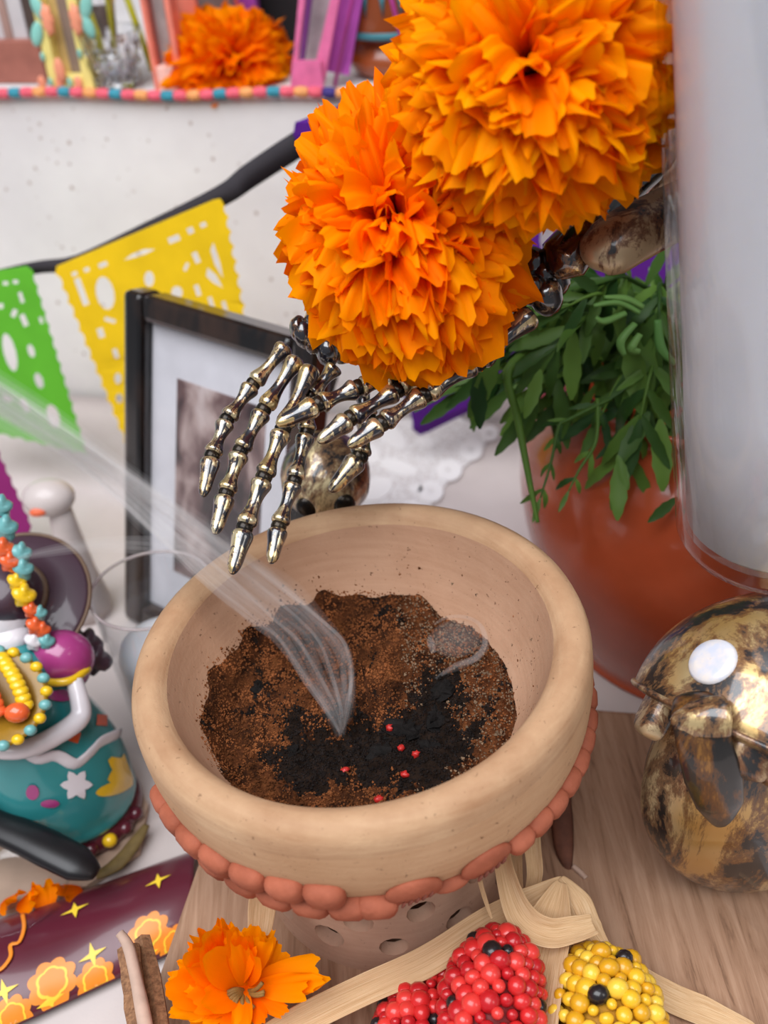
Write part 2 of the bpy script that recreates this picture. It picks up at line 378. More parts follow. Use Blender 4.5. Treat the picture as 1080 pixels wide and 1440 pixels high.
for p in nm.polygons: p.use_smooth = True
me_ = ped.modifiers.new('e', 'EDGE_SPLIT'); me_.split_angle = RAD(40)
# clay garland: rounded beads in two rows, leaf medallions, rope beads
def lump(a, h, r, sx, sy, sz, rot=0, name='clay_bead', fn=None):
    c = bp(a, h, r); rad = (bp(a, h, r+.01)-bp(a, h, r)).normalized(); tang = BN.cross(rad)
    tilt = (BN*1.0-rad*(-.25)).normalized(); nrm = tang.cross(tilt)
    t2 = tang*cos(rot)+tilt*sin(rot); u2 = -tang*sin(rot)+tilt*cos(rot)
    mb = MB(); mb.blob(c, (sx, sy, sz), 16, 10, Matrix((t2, nrm, u2)).transposed(), fn); return obj(name, mb, M['redclay'], ib)
sq = lambda d, p: Vector((math.copysign(abs(d.x)**.65, d.x)*abs(p.x/(d.x or 1)), p.y, math.copysign(abs(d.z)**.65, d.z)*abs(p.z/(d.z or 1)))) if abs(d.x) > 1e-4 and abs(d.z) > 1e-4 else p
for k, a in enumerate((206, 213, 221, 230, 239.5, 249, 258)):
    lump(a, -.0285+random.uniform(-.0006, .0006), .0742, .0064, .0042, .0050, random.uniform(-.2, .2), fn=sq)
for k, a in enumerate((208, 216, 225, 234.5, 244, 253, 262, 269)):
    lump(a, -.0378, .0722, .0064, .0042, .0042, random.uniform(-.15, .15), fn=sq)
for a in (278, 296):     # leaf medallions
    c = lump(a, -.0325, .0730, .0088, .0026, .0066, .1, 'clay_medallion')
    for q in range(5):
        lump(a-3+1.6*q, -.0352+.0005*q, .0754, .0004, .0006, .0016, -.5, 'incised_vein').data.materials[0] = M['vein']
lump(287, -.0372, .0712, .0062, .0028, .0026, -.05, 'clay_strip'); lump(272, -.0388, .0702, .005, .0026, .0022, 0, 'clay_strip')
for k, a in enumerate((306, 312.5, 319, 326, 332.5, 339, 346, 353, 0, 7, 14, 21)):
    lump(a, -.0335+.0004*(k % 2), .0730, .0050, .0036, .0036+.0004*(k % 2), .15, fn=sq)
for a in (178, 184, 193, 199.5): lump(a, -.0335, .0732, .0046, .0032, .0042, -.2)

# contents: charred incense powder, charcoal, embers
t = NT('charred_incense'); tc = t.new('ShaderNodeTexCoord'); v = t.coord(); n = t.noise(v, 75, 8, .72, .5); n2 = t.noise(v, 520, 4, .7)
c = t.ramp(n, [(.34, lin((26, 18, 14))), (.46, lin((62, 37, 24))), (.58, lin((96, 56, 33))), (.72, lin((126, 78, 44)))])
c = t.mix(.5, c, t.ramp(n2, [(.3, lin((60, 44, 36))), (.7, (1, .95, .9))]), 'MULTIPLY'); t.bump(n2, .8, .001); M['powder'] = t.set(c, .95, spec=.05); M['char'] = pm('charred_powder', (34, 25, 20), .95, .5, 300, bump=.6, spec=.05)
pw = thing('incense_powder', 'burnt brown and black incense powder heaped inside the clay bowl', 'incense', bp(0, -.036, 0)); tag(pw, kind='stuff')
def dark_at(x, y): return .9*math.exp(-((x-.004)**2/.0006+(y+.020)**2/.00020))+.7*math.exp(-((x+.022)**2+(y+.022)**2)/.00012)+.5*math.exp(-((x+.040)**2+(y-.018)**2)/.00003)+ math.exp(-((x-.014)**2+(y+.016)**2)/.00028)+.8*math.exp(-((x+.026)**2+(y+.004)**2)/.0001)+.6*math.exp(-((x-.03)**2+(y-.004)**2)/.0001)
def char_at(x, y): return dark_at(x, y)+.60*mnoise.noise((x*70, y*70, 9))+.55*mnoise.noise((x*210, y*210, 4))+.30*mnoise.noise((x*600, y*600, 2))
def wall_h(r):
    for (r0, z0), (r1, z1) in zip(prof_in, prof_in[1:]):
        if r0 <= r <= r1: return z0+(z1-z0)*(r-r0)/(r1-r0)
    return -.0035
def powder_h(x, y):
    r = math.hypot(x, y); h = -.0325+.006*mnoise.noise((x*55, y*55, 3))+.0022*mnoise.noise((x*260, y*260, 1))+.0012*mnoise.noise((x*700, y*700, 1))
    h += .004*math.exp(-((x-.012)**2+(y-.03)**2)/.0004)-.004*math.exp(-((x-.012)**2+(y+.012)**2)/.0002)
    r2 = math.hypot(x+.004, y-.001); edge = .0545+.003*mnoise.noise((x*90, y*90, 7))
    wall = wall_h(r)+.0008
    k = min(1, max(0, (edge-r2)/.004)); return max(h, wall-.0002)*k+(wall-.0016)*(1-k)
mb = MB(); nr, na = 90, 220; vs = []; fs = []
for j in range(nr+1):
    for i in range(na):
        r = .0585*j/nr; a = 2*pi*i/na; x, y = r*cos(a), r*sin(a); vs.append(MBW @ Vector((x, y, powder_h(x, y))))
for j in range(nr):
    for i in range(na): fs.append((j*na+i, j*na+(i+1) % na, (j+1)*na+(i+1) % na, (j+1)*na+i))
mb.add(vs, fs); pb = tag(obj('powder_bed', mb, M['powder'], pw), kind='stuff'); pb.data.materials.append(M['char'])
inv_ = MBW.inverted()
for p in pb.data.polygons:
    l = inv_ @ (p.center+root_of(pw)); p.material_index = 1 if char_at(l.x, l.y) > .46 else 0
gr = {'brown_grain': MB(), 'black_grain': MB(), 'grey_grain': MB()}
octa = [(1, 0, 0), (-1, 0, 0), (0, 1, 0), (0, -1, 0), (0, 0, 1), (0, 0, -1)]; octf = [(0, 2, 4), (2, 1, 4), (1, 3, 4), (3, 0, 4), (2, 0, 5), (1, 2, 5), (3, 1, 5), (0, 3, 5)]
for k in range(22000):
    r = .0585*math.sqrt(random.random()); a = random.random()*2*pi; x, y = r*cos(a), r*sin(a)
    d = char_at(x, y)+random.uniform(-.35, .25)
    kind = 'black_grain' if d > .42 else ('grey_grain' if x > .012 and random.random() < .45 else 'brown_grain')
    if math.hypot(x+.004, y-.001) > .0530 and random.random() < .80: continue
    s = random.uniform(.0002, .00055)*(1.5 if random.random() < .08 else 1)
    R = Matrix.Rotation(random.random()*6, 3, Vector((random.random(), random.random(), random.random()+.1)).normalized())
    z = powder_h(x, y)+s*.3
    gr[kind].add([MBW @ (Vector((x, y, z))+R @ (Vector(o)*s*random.uniform(.7, 1.3))) for o in octa], octf)
M['g_brown'] = pm('toasted_grain', (112, 66, 37), .9, .8, 120, spec=.1); M['g_black'] = pm('char_grain', (26, 20, 18), .8, .5, 300, spec=.15); M['g_grey'] = pm('ash_grain', (118, 96, 76), .95, .4, 300, spec=.1)
for k, m in (('brown_grain', 'g_brown'), ('black_grain', 'g_black'), ('grey_grain', 'g_grey')): tag(obj(k, gr[k], M[m], pw, smooth=False), kind='stuff')
M['coal'] = pm('charcoal', (20, 17, 16), .85, .5, 200, bump=.5, spec=.2)
for k, (x, y, s) in enumerate(((.010, -.010, .0060), (.022, -.006, .005), (.004, -.022, .005), (.026, .004, .005), (.018, -.020, .0055), (-.028, -.014, .004), (-.040, .016, .004))):
    mb = MB(); mb.blob(MBW @ Vector((x, y, powder_h(x, y)-s*.1)), (s, s*.75, s*.45), 14, 9, Matrix.Rotation(k*1.3, 3, 'Z'), lambda d, p: p*(1+.8*mnoise.noise(d*2.6+Vector((k*3, 0, 0)))))
    tag(obj('charcoal_lump', mb, M['coal'], smooth=False), 'small black charcoal lump half buried in the incense powder', 'charcoal', 'charcoal lumps in the bowl')
t = NT('red_resin'); M['ember'] = t.set(lin((176, 38, 34)), .4, sss=.2)
for k, (px, py) in enumerate(((486, 1086), (570, 1091), (548, 1018), (563, 1050), (533, 1122), (617, 975), (586, 1066))):
    u = ray(px, py); h0 = -.0315
    P0 = CAM+u*((MBW @ Vector((0, 0, h0))-CAM).dot(BN)/u.dot(BN)); l = MBW.inverted() @ P0; P0 = MBW @ Vector((l.x, l.y, powder_h(l.x, l.y)+.0006))
    mb = MB(); mb.blob(P0, (.0015, .0012, .0011), 10, 7, None, lambda d, p: p*(1+.6*mnoise.noise(d*2+Vector((k, 0, 0)))))
    tag(obj('red_resin_bead', mb, M['ember']), 'tiny red resin bead lying on the charred powder in the bowl', 'resin bead', 'red resin beads in the bowl')

# ------------------------------------------------------------------ skeleton hands
BONE = [(0, .45), (.03, .80), (.08, 1.0), (.16, 1.0), (.26, .78), (.42, .60), (.58, .58), (.74, .72), (.86, .98), (.94, .98), (.985, .72), (1, .4)]
TIP = [(0, .45), (.04, .85), (.12, 1.05), (.24, .98), (.42, .78), (.62, .72), (.78, .66), (.9, .50), (.97, .30), (1, .10)]
def bone_mesh(p0, p1, r, prof=BONE, bend=.0, flat=1.0):
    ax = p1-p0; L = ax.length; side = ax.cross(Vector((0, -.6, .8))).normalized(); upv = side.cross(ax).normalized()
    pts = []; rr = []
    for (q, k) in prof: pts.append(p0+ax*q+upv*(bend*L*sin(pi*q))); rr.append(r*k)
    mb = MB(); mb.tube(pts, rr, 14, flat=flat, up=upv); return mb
def chain(parent, pts, r, mat, d, tip=True, jm='joint', rs=None):
    """pts: list of (px,py[,depth]) joints from knuckle to tip"""
    W = [at(p[0], p[1], p[2] if len(p) > 2 else d) for p in pts]
    for i in range(len(W)-1):
        a, b = W[i], W[i+1]; g = (b-a).normalized()*.0006; last = tip and i == len(W)-2
        rr = (rs[i] if rs else r)
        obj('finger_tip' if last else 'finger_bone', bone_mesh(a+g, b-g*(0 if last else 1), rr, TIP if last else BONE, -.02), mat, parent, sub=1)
        if not last:
            mb = MB(); mb.blob(b, (rr*.78,)*3, 12, 8); obj('joint', mb, M[jm], parent)
h1 = thing('skeleton_hand', 'black and gold plastic skeleton hand hanging over the bowl rim at left', 'skeleton hand', at(440, 470, .372))
dk = .362
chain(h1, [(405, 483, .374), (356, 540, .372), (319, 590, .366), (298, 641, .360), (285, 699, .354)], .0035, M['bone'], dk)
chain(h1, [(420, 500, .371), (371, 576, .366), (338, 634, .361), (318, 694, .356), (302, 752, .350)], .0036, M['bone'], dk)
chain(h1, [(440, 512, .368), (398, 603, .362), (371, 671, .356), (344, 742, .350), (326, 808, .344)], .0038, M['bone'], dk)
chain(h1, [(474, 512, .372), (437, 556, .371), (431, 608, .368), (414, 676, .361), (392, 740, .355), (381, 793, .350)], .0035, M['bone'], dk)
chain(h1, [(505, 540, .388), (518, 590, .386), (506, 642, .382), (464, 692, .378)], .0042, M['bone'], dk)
for k, (px, py, r) in enumerate(((428, 470, .0045), (441, 478, .0044), (462, 494, .0050), (420, 462, .0040), (443, 452, .0046), (468, 470, .005), (482, 490, .0052), (455, 436, .005))):
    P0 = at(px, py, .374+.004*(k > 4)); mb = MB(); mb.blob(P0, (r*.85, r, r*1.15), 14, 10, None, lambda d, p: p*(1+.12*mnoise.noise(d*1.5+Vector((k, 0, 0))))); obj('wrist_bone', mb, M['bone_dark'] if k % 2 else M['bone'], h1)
for a, b, r in (((466, 450, .378), (640, 250, .40), .0045), ((478, 470, .382), (652, 272, .405), .0045)):
    obj('forearm_bone', bone_mesh(at(*a), at(*b), r), M['bone_arm'], h1, sub=1)

h2 = thing('skeleton_hand', 'bronze and black plastic skeleton arm reaching in from the right under the marigolds', 'skeleton arm', at(770, 400, .345))
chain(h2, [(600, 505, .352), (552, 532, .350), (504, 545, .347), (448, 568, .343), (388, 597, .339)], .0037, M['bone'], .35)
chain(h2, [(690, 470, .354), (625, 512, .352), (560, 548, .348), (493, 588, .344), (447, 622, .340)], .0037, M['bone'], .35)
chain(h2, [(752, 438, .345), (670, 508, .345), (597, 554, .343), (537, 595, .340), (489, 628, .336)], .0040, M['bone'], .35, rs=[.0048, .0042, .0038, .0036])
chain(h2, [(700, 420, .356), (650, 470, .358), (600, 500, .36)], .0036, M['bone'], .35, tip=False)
for k, (px, py, r) in enumerate(((770, 418, .0056), (748, 406, .0054), (765, 385, .0048), (750, 370, .0050), (730, 398, .0046), (724, 420, .0048), (784, 396, .0044), (740, 384, .005))):
    P0 = at(px, py, .346+.004*(k > 4)); mb = MB(); mb.blob(P0, (r, r*.9, r*1.1), 14, 10, None, lambda d, p: p*(1+.14*mnoise.noise(d*1.5+Vector((k*2, 0, 0))))); obj('wrist_bone', mb, M['bone_dark'], h2)
def arm(pts, rads, mat, n=18, flat=.8):
    W = catmull([at(*p) for p in pts], 5); mb = MB(); mb.tube(W, lerps(rads, len(W)), n, flat=flat, up=(0, -.6, .8)); return obj('forearm_bone', mb, mat, h2)
arm([(776, 388, .342), (792, 366, .341), (815, 338, .341), (850, 298, .343), (900, 250, .348), (980, 180, .356)], [.002, .0085, .0078, .0062, .0055, .006], M['bone_dark'])
arm([(826, 372, .334), (836, 362, .333), (856, 349, .333), (890, 328, .333), (945, 300, .336), (1040, 250, .342), (1120, 205, .348)], [.002, .0072, .0094, .0096, .0092, .0085, .009], M['bone_arm'])
arm([(880, 268, .352), (905, 250, .352), (940, 226, .354), (1020, 170, .36)], [.003, .0070, .0078, .008], M['bone_arm'])

# ------------------------------------------------------------------ marigolds
def petal_mesh(seed, wid, ruff, curl, frills):
    rnd = random.Random(seed); nu, nv = 16, 7; mb = MB(); vs = []; uv = []; ph = rnd.random()*6; ph2 = rnd.random()*6; k1 = frills*rnd.uniform(.85, 1.2)
    pos = []; y = z = 0
    for j in range(nv+1):
        q = j/nv; ang = curl*max(0, (q-.35)/.65)**1.2; pos.append((y, z, q, ang)); y += cos(ang)/nv; z += sin(ang)/nv
    for j, (yy, zz, q, ang) in enumerate(pos):
        for i in range(nu+1):
            u = i/nu*2-1; hw = wid*(.20+.80*sin(pi/2*min(1, q/.9))**.9)
            am = ruff*q**2.6; off = am*(sin(k1*u*pi+ph)+.55*sin(2.3*k1*u*pi+ph2+1.5*q))
            ed = -(.22*u**4)*q+(.05*sin(5*u+ph2)+.03*sin(13*u+ph))*q**3
            vs.append(Vector((u*hw*(1-.12*q**3*u*u), yy+ed*cos(ang)-off*sin(ang), zz+ed*sin(ang)+off*cos(ang)))); uv.append((i/nu, q))
    mb.add(vs, [(j*(nu+1)+i, j*(nu+1)+i+1, (j+1)*(nu+1)+i+1, (j+1)*(nu+1)+i) for j in range(nv) for i in range(nu)], uv)
    return mb.mesh('petal')
PM = {}
def petals(mat):
    if mat not in PM:
        PM[mat] = {'in': [petal_mesh(i, .42, .12, .9+.14*i, 1.5) for i in range(8)],
                   'mid': [petal_mesh(20+i, .50, .105, 1.15+.09*i, 2.0) for i in range(10)],
                   'out': [petal_mesh(40+i, .52, .085, .9+.12*i, 2.2) for i in range(8)]}
        for g in PM[mat].values():
            for m in g: m.materials.append(M[mat])
    return PM[mat]
def marigold(name, label, c, axis, upv, R, n, mat, tmax=112, stretch=(1, 1, 1), seed=1, lmul=1.0, group=None, stem=True):
    rnd = random.Random(seed); axis = axis.normalized(); ex = upv.cross(axis).normalized(); ey = axis.cross(ex)
    B = Matrix((ex, ey, axis)).transposed()
    t = thing(name, label, 'flower', c-axis*R*.5, group); P = petals(mat)
    mb = MB(); mb.blob(c-axis*R*.12, (R*.42, R*.42, R*.42), 14, 10, B); obj('flower_core', mb, M['petal_core'], t)
    for i in range(n):
        th = RAD(tmax)*((i+.5)/n)**.60+rnd.uniform(-.06, .06); ph = i*2.399963+rnd.uniform(-.15, .15)
        d = Vector((sin(th)*cos(ph), sin(th)*sin(ph), cos(th))); et = Vector((cos(th)*cos(ph), cos(th)*sin(ph), -sin(th))); ep = d.cross(et)
        rel = th/RAD(tmax); key = 'in' if rel < .33 else ('mid' if rel < .8 else 'out')
        tw = rnd.uniform(-.8, .8)*(1.6-rel); et2 = et*cos(tw)+ep*sin(tw); d2 = (d+et2*rnd.uniform(-.12, .18)).normalized(); et2 = (et2-d2*et2.dot(d2)).normalized(); xa = d2.cross(et2)
        base = d*(R*.24); L = R*(.94+.10*rel)*rnd.uniform(.88, 1.10)*lmul; W = L*(.58+.66*rel)*rnd.uniform(.85, 1.15)
        S = Matrix((xa*W, d2*L, et2*L*rnd.uniform(.85, 1.1))).transposed()
        st = Matrix.Diagonal(stretch); A = B @ st @ S
        Mx = A.to_4x4(); Mx.translation = c+B @ (st @ base)
        inst('petal', rnd.choice(P[key]), t, Mx)
    if stem:
        mb = MB(); mb.lathe([(R*.05, -R*.95), (R*.12, -R*.9), (R*.26, -R*.6), (R*.34, -R*.3), (R*.3, -R*.1)], 14, frame_m(c, ex, ey, axis)); obj('calyx', mb, M['leaf_light'], t)
    return t
M['petal_core'] = pm('petal_core', (214, 84, 0), .8, .2, 200)
tocam = lambda p: (CAM-p).normalized()
cr = RC.col[0]; cu_ = RC.col[1]
c1 = at(566, 326, .336); marigold('marigold', 'full orange marigold lying over the wrist of the hanging skeleton hand', c1, tocam(c1)+cu_*.42-cr*.30, cu_-cr*.20, .0338, 300, 'petal', stretch=(.79, 1.13, .95), seed=3, group='orange marigolds on the skeleton arms')
c2 = at(750, 108, .298); marigold('marigold', 'large bright orange marigold nearest the white candle', c2, tocam(c2)+cu_*.30+cr*(-.12), cu_, .0322, 300, 'petal2', stretch=(1.0, 1.0, 1.0), seed=8, group='orange marigolds on the skeleton arms')
c3 = atwall(322, 88, .035); marigold('marigold', 'small orange marigold on the upper tier beside the coral frame', c3, Vector((.35, -.75, .45)), Vector((0, 0, 1)), .0310, 150, 'petal', tmax=120, stretch=(1.12, .80, 1), seed=12)
# lower marigold lying on its side on the board
c4 = at(340, 1392, .338); petals('petal')
t4 = thing('marigold', 'ragged orange marigold lying sideways with long petals below the burner bowl', 'flower', atz(340, 1405, ZB)); rnd = random.Random(4)
PL = [petal_mesh(70+i, .19+.03*(i % 4), .05, .35+.15*(i % 5), 1.1) for i in range(9)]
for m in PL: m.materials.append(M['petal'])
mcx = pm('dry_calyx', (128, 92, 40), .7, .3, 200)
mb = MB(); mb.blob(at(346, 1396, .342), (.0042, .0042, .0036), 12, 8); obj('calyx', mb, mcx, t4)
for k in range(14):
    a = RAD(rnd.uniform(150, 390)); mb = MB(); mb.tube(catmull([at(346, 1394, .338), at(346+14*cos(a), 1394-14*sin(a), .332), at(346+26*cos(a+.3), 1394-26*sin(a+.3), .331)], 3), .0007, 6); obj('bract', mb, mcx, t4)
def lowpetal(px, py, d1, m, wmul=1.0, d0=.338, face=1):
    b0 = at(342+rnd.uniform(-10, 8), 1390+rnd.uniform(-8, 8), d0); e0 = at(px, py, d1); d2 = (e0-b0).normalized(); L = (e0-b0).length
    nn = tocam(b0)+Vector((rnd.uniform(-.6, .6), rnd.uniform(-.3, .3), rnd.uniform(-.2, .7))); nn = (nn-d2*nn.dot(d2)).normalized(); xa = d2.cross(nn)
    inst('petal', m, t4, frame_m(b0, xa*max(L, .017)*wmul, d2*L, nn*L*.6*face))
for k in range(78):
    a = RAD(rnd.uniform(66, 268)); rr = rnd.uniform(62, 104)*(1.05 if RAD(95) < a < RAD(200) else .92)
    lowpetal(342+rr*cos(a), 1392-rr*sin(a)*.98, .338+rnd.uniform(-.016, .014), rnd.choice(PL), rnd.uniform(.8, 1.15), face=rnd.choice((1, 1, -1)))
for (px, py, d1, w) in ((458, 1364, .334, .9), (452, 1378, .331, .8), (440, 1394, .330, .7), (418, 1352, .345, .8), (400, 1332, .348, .9), (385, 1312, .348, .8), (405, 1425, .328, .7), (372, 1440, .326, .8), (340, 1448, .326, .8)):
    lowpetal(px, py, d1, rnd.choice(PL), w)

# ------------------------------------------------------------------ glazed pot and foliage
pc = Vector((.168, .432, ZT))
mb = MB(); PROF = [(.0001, 0), (.070, 0), (.075, .004), (.086, .03), (.0965, .07), (.099, .10), (.095, .122), (.084, .138), (.078, .146), (.081, .153), (.079, .156), (.074, .151), (.072, .144), (.080, .134), (.089, .118), (.092, .10), (.088, .06), (.07, .02), (.0001, .01)]
pp = catmull([Vector((r, z, 0)) for r, z in PROF], 3); mb.lathe([(max(p.x, .0001), p.y) for p in pp], 64, Matrix.Translation(pc)); 
tag(obj('clay_pot', mb, M['glaze']), 'large glazed terracotta pot holding green marigold foliage behind the skull', 'pot')
def leaflet(seed, bend, wid):
    mb = MB(); nv = 8; vs = []; uv = []; rnd = random.Random(seed)
    for j in range(nv+1):
        q = j/nv; w = wid*(sin(pi*min(1, q*.93+.04))**.8)*(1+.18*(j % 2)); ang = bend*q; y = q*(1-.1*bend*q); z = -bend*.35*q*q
        for u in (-1, 0, 1): vs.append((u*w, y, z+(.25*w if u else 0)+.02*sin(6*q+seed))); uv.append(((u+1)/2, q))
    mb.add(vs, [(j*3+i, j*3+i+1, (j+1)*3+i+1, (j+1)*3+i) for j in range(nv) for i in range(2)], uv); return mb.mesh('leaf')
LF = [leaflet(i, .25*i, .085+.015*(i % 3)) for i in range(6)]
for m in LF: m.materials.append(M['leaf'])
fol = thing('marigold_foliage', 'drooping green marigold stems and leaves spilling over the glazed pot', 'plant', pc+Vector((0, 0, .12)))
rnd = random.Random(5)
def sprig(pts, r0=.0012, leaves=True, L=.026, mat='leaf', every=3):
    W = catmull([at(*p) for p in pts], 6); mb = MB(); mb.tube(W, lerps([r0, r0*.8, r0*.4], len(W)), 7); obj('stem', mb, M[mat], fol)
    if not leaves: return
    for i in range(2, len(W), every):
        tdir = (W[min(i+1, len(W)-1)]-W[i-1]).normalized()
        for s in (-1, 1):
            side = tdir.cross(tocam(W[i])).normalized()*s; d = (tdir*rnd.uniform(.5, 1.1)+side*rnd.uniform(.5, 1.0)+Vector((0, 0, -.35))+Vector((rnd.uniform(-.3, .3), rnd.uniform(-.3, .3), 0))).normalized()
            nn = (tocam(W[i])*.8+Vector((rnd.uniform(-.5, .5), rnd.uniform(-.5, .5), .5))); nn = (nn-d*nn.dot(d)).normalized(); LL = L*rnd.uniform(.7, 1.25)
            inst('leaf', rnd.choice(LF), fol, frame_m(W[i], d.cross(nn)*LL, d*LL, nn*LL))
    d = (W[-1]-W[-3]).normalized(); nn = tocam(W[-1]); nn = (nn-d*nn.dot(d)).normalized(); inst('leaf', LF[1], fol, frame_m(W[-1], d.cross(nn)*L, d*L, nn*L))
src = (960, 430, .50)
for a, b in (((840, 420), (690, 520)), ((850, 450), (720, 545)), ((850, 470), (750, 570)), ((880, 480), (790, 560)), ((900, 500), (845, 585)), ((860, 430), (780, 490)), ((930, 480), (900, 590)), ((960, 500), (945, 640)), ((880, 420), (800, 430)), ((900, 400), (850, 400)), ((930, 400), (925, 470)), ((990, 480), (985, 600)), ((870, 460), (720, 480)), ((920, 520), (880, 640)), ((830, 400), (740, 440)), ((840, 440), (660, 545))):
    d0 = rnd.uniform(.43, .475); sprig([src, (a[0], a[1], d0+.02), ((a[0]+b[0])/2, (a[1]+b[1])/2-12, d0), (b[0], b[1], d0)], L=rnd.uniform(.020, .028), every=3)
sprig([(770, 480, .45), (715, 520, .44), (728, 590, .44), (745, 680, .44), (756, 735, .44)], .0022, False, .012)
sprig([(860, 560, .44), (800, 590, .44), (786, 600, .44), (775, 650, .44), (760, 700, .44)], .0010, True, .011, every=4)
sprig([(840, 560, .44), (838, 620, .44), (815, 660, .44), (800, 690, .44)], .0009, True, .010, every=6)
for (p, q, L) in (((913, 580), (865, 655), .024), ((872, 645), (868, 735), .026), ((868, 640), (885, 690), .014), ((928, 590), (935, 695), .032), ((952, 700), (912, 735), .017), ((670, 520), (678, 605), .026), ((700, 500), (660, 590), .022), ((885, 470), (900, 590), .036), ((900, 450), (915, 560), .03), ((760, 520), (740, 590), .022)):
    a = at(*p, .435); b = at(*q, .432); d = (b-a).normalized(); nn = tocam(a)+Vector((rnd.uniform(-.4, .4), 0, .2)); nn = (nn-d*nn.dot(d)).normalized(); L = (b-a).length
    inst('leaf', LF[2], fol, frame_m(a, d.cross(nn)*L*1.1, d*L, nn*L))
for k in range(90):
    px = rnd.uniform(735, 1010); py = rnd.uniform(385, 560)-max(0, (800-px)*.35); dd = rnd.uniform(.445, .485); a = at(px, py, dd); d = Vector((rnd.uniform(-.8, .5), rnd.uniform(-.7, .1), rnd.uniform(-1, .1))).normalized()
    nn = tocam(a)*.7+Vector((rnd.uniform(-.5, .5), 0, .6)); nn = (nn-d*nn.dot(d)).normalized(); L = rnd.uniform(.018, .032); inst('leaf', rnd.choice(LF), fol, frame_m(a, d.cross(nn)*L, d*L, nn*L))
for pts in ([(905, 432), (880, 420), (850, 418)], [(893, 455), (873, 480), (878, 500)], [(900, 470), (888, 490), (900, 495)], [(925, 450), (930, 490), (950, 512)], [(900, 440), (870, 425), (835, 430)], [(880, 440), (850, 452), (838, 446)]):
    W = catmull([at(p[0], p[1], .425) for p in pts], 5); mb = MB(); mb.tube(W, lerps([.0015, .0021, .0010], len(W)), 8, flat=.6); obj('curled_bract', mb, M['leaf_light'], fol, label='pale green curled bract')

# ------------------------------------------------------------------ gold skull at right
cr = RC.col[0]; cu_ = RC.col[1]
sk = thing('plastic_skull', 'worn gold and black plastic skull with a white dot at the right edge', 'skull', (.124, .245, ZB))
SC = at(1085, 1037, .345); ZAX = (cr*.38+cu_*.92).normalized(); XAX = (cr*.92-cu_*.38).normalized(); YAX = ZAX.cross(XAX)
RS = Matrix((XAX, YAX, ZAX)).transposed(); SR = Vector((.0462, .0440, .0475))
def cran(d, p):
    if d.z < -.03: p = Vector((p.x*.99, p.y*.99, -.03*SR.z-(abs(d.z)-.03)*.004))
    return p*(1+.02*mnoise.noise(d*1.6))
mb = MB(); mb.blob(SC, SR, 48, 40, RS, cran); obj('cranium', mb, M['skull'], sk)
mb = MB(); mb.tube([SC+RS @ Vector((SR.x*1.01*cos(a), SR.y*1.01*sin(a), -.0008)) for a in [2*pi*i/48 for i in range(49)]], .0010, 8, caps=False); obj('cranium_edge', mb, M['bone_arm'], sk)
fr = Vector((-.25, -.9, .3))
def solidstrip(name, pts, wid, thick, nrm, mat):
    W = catmull([at(*p) for p in pts], 5); mb = MB(); mb.tube(W, lerps(wid, len(W)), 18, flat=thick, up=nrm); return obj(name, mb, mat, sk)
solidstrip('cheek_bone', [(982, 984, .318), (984, 1005, .312), (990, 1045, .311), (1002, 1090, .315), (1012, 1130, .322), (1014, 1160, .334)], [.0072, .0082, .0080, .0086, .0072, .002], .42, fr, M['skull_dark'])
solidstrip('cheek_band', [(982, 990, .3120), (984, 1002, .3088), (986, 1016, .3080), (989, 1034, .3086)], [.0076, .0090, .0090, .0080], .22, fr, M['skull'])
def toothblock(px, py, d, s, rot):
    mb = MB(); mb.blob(at(px, py, d), s, 20, 14, Matrix((XAX, -YAX, ZAX)).transposed() @ Matrix.Rotation(rot, 3, 'Y'), lambda dd, p: Vector([math.copysign(abs(x)**.55, x)*q for x, q in zip(dd, s)])); obj('tooth_block', mb, M['bone_arm'], sk)
toothblock(922, 1004, .342, (.0044, .008, .0080), RAD(4)); toothblock(1052, 1056, .318, (.0078, .007, .0080), RAD(-4)); toothblock(1100, 1074, .318, (.0066, .007, .0078), RAD(-4))
def jaw(d, p): return p*(1+.06*mnoise.noise(d*1.4+Vector((5, 0, 0)))-.10*max(0, d.z)*max(0, -d.y))
mb = MB(); mb.blob(at(1048, 1114, .374), (.0360, .023, .0500), 40, 30, Matrix.Rotation(RAD(-14), 3, 'Y'), jaw); obj('lower_jaw', mb, M['skull'], sk)
mb = MB(); mb.blob(at(1066, 1066, .366), (.034, .016, .020), 20, 14); obj('inner_shell', mb, M['joint'], sk)
t = NT('milky_glue'); M['glue'] = t.set(t.ramp(t.noise(t.coord(), 260, 4), [(.35, lin((196, 200, 214))), (.65, lin((222, 212, 204)))]), .25, coat=.4)
# ------------------------------------------------------------------ build: disc laid on the dome by casting onto its ellipsoid
def on_dome(px, py):
    o_ = RS.inverted() @ (CAM-SC); dd = RS.inverted() @ ray(px, py); S = SR
    o2 = Vector([a/b for a, b in zip(o_, S)]); d2 = Vector([a/b for a, b in zip(dd, S)])
    A = d2.dot(d2); Bq = 2*o2.dot(d2); Cq = o2.dot(o2)-1; t_ = (-Bq-math.sqrt(max(0, Bq*Bq-4*A*Cq)))/(2*A); P = o_+dd*t_
    n = Vector([a/b/b for a, b in zip(P, S)]).normalized(); return SC+RS @ P, RS @ n
P0, n0 = on_dome(1002, 930); P0 = P0-n0*.0006; x0 = n0.cross(Vector((0, 0, 1))).normalized(); y0 = n0.cross(x0)
mb = MB(); mb.lathe([(.0076, -.002), (.0077, .0006), (.0070, .0016), (.0045, .0020), (.0001, .0021)], 28, frame_m(P0, x0, y0, n0)); obj('white_dot', mb, M['glue'], sk, label='round milky white dot on the gold dome')
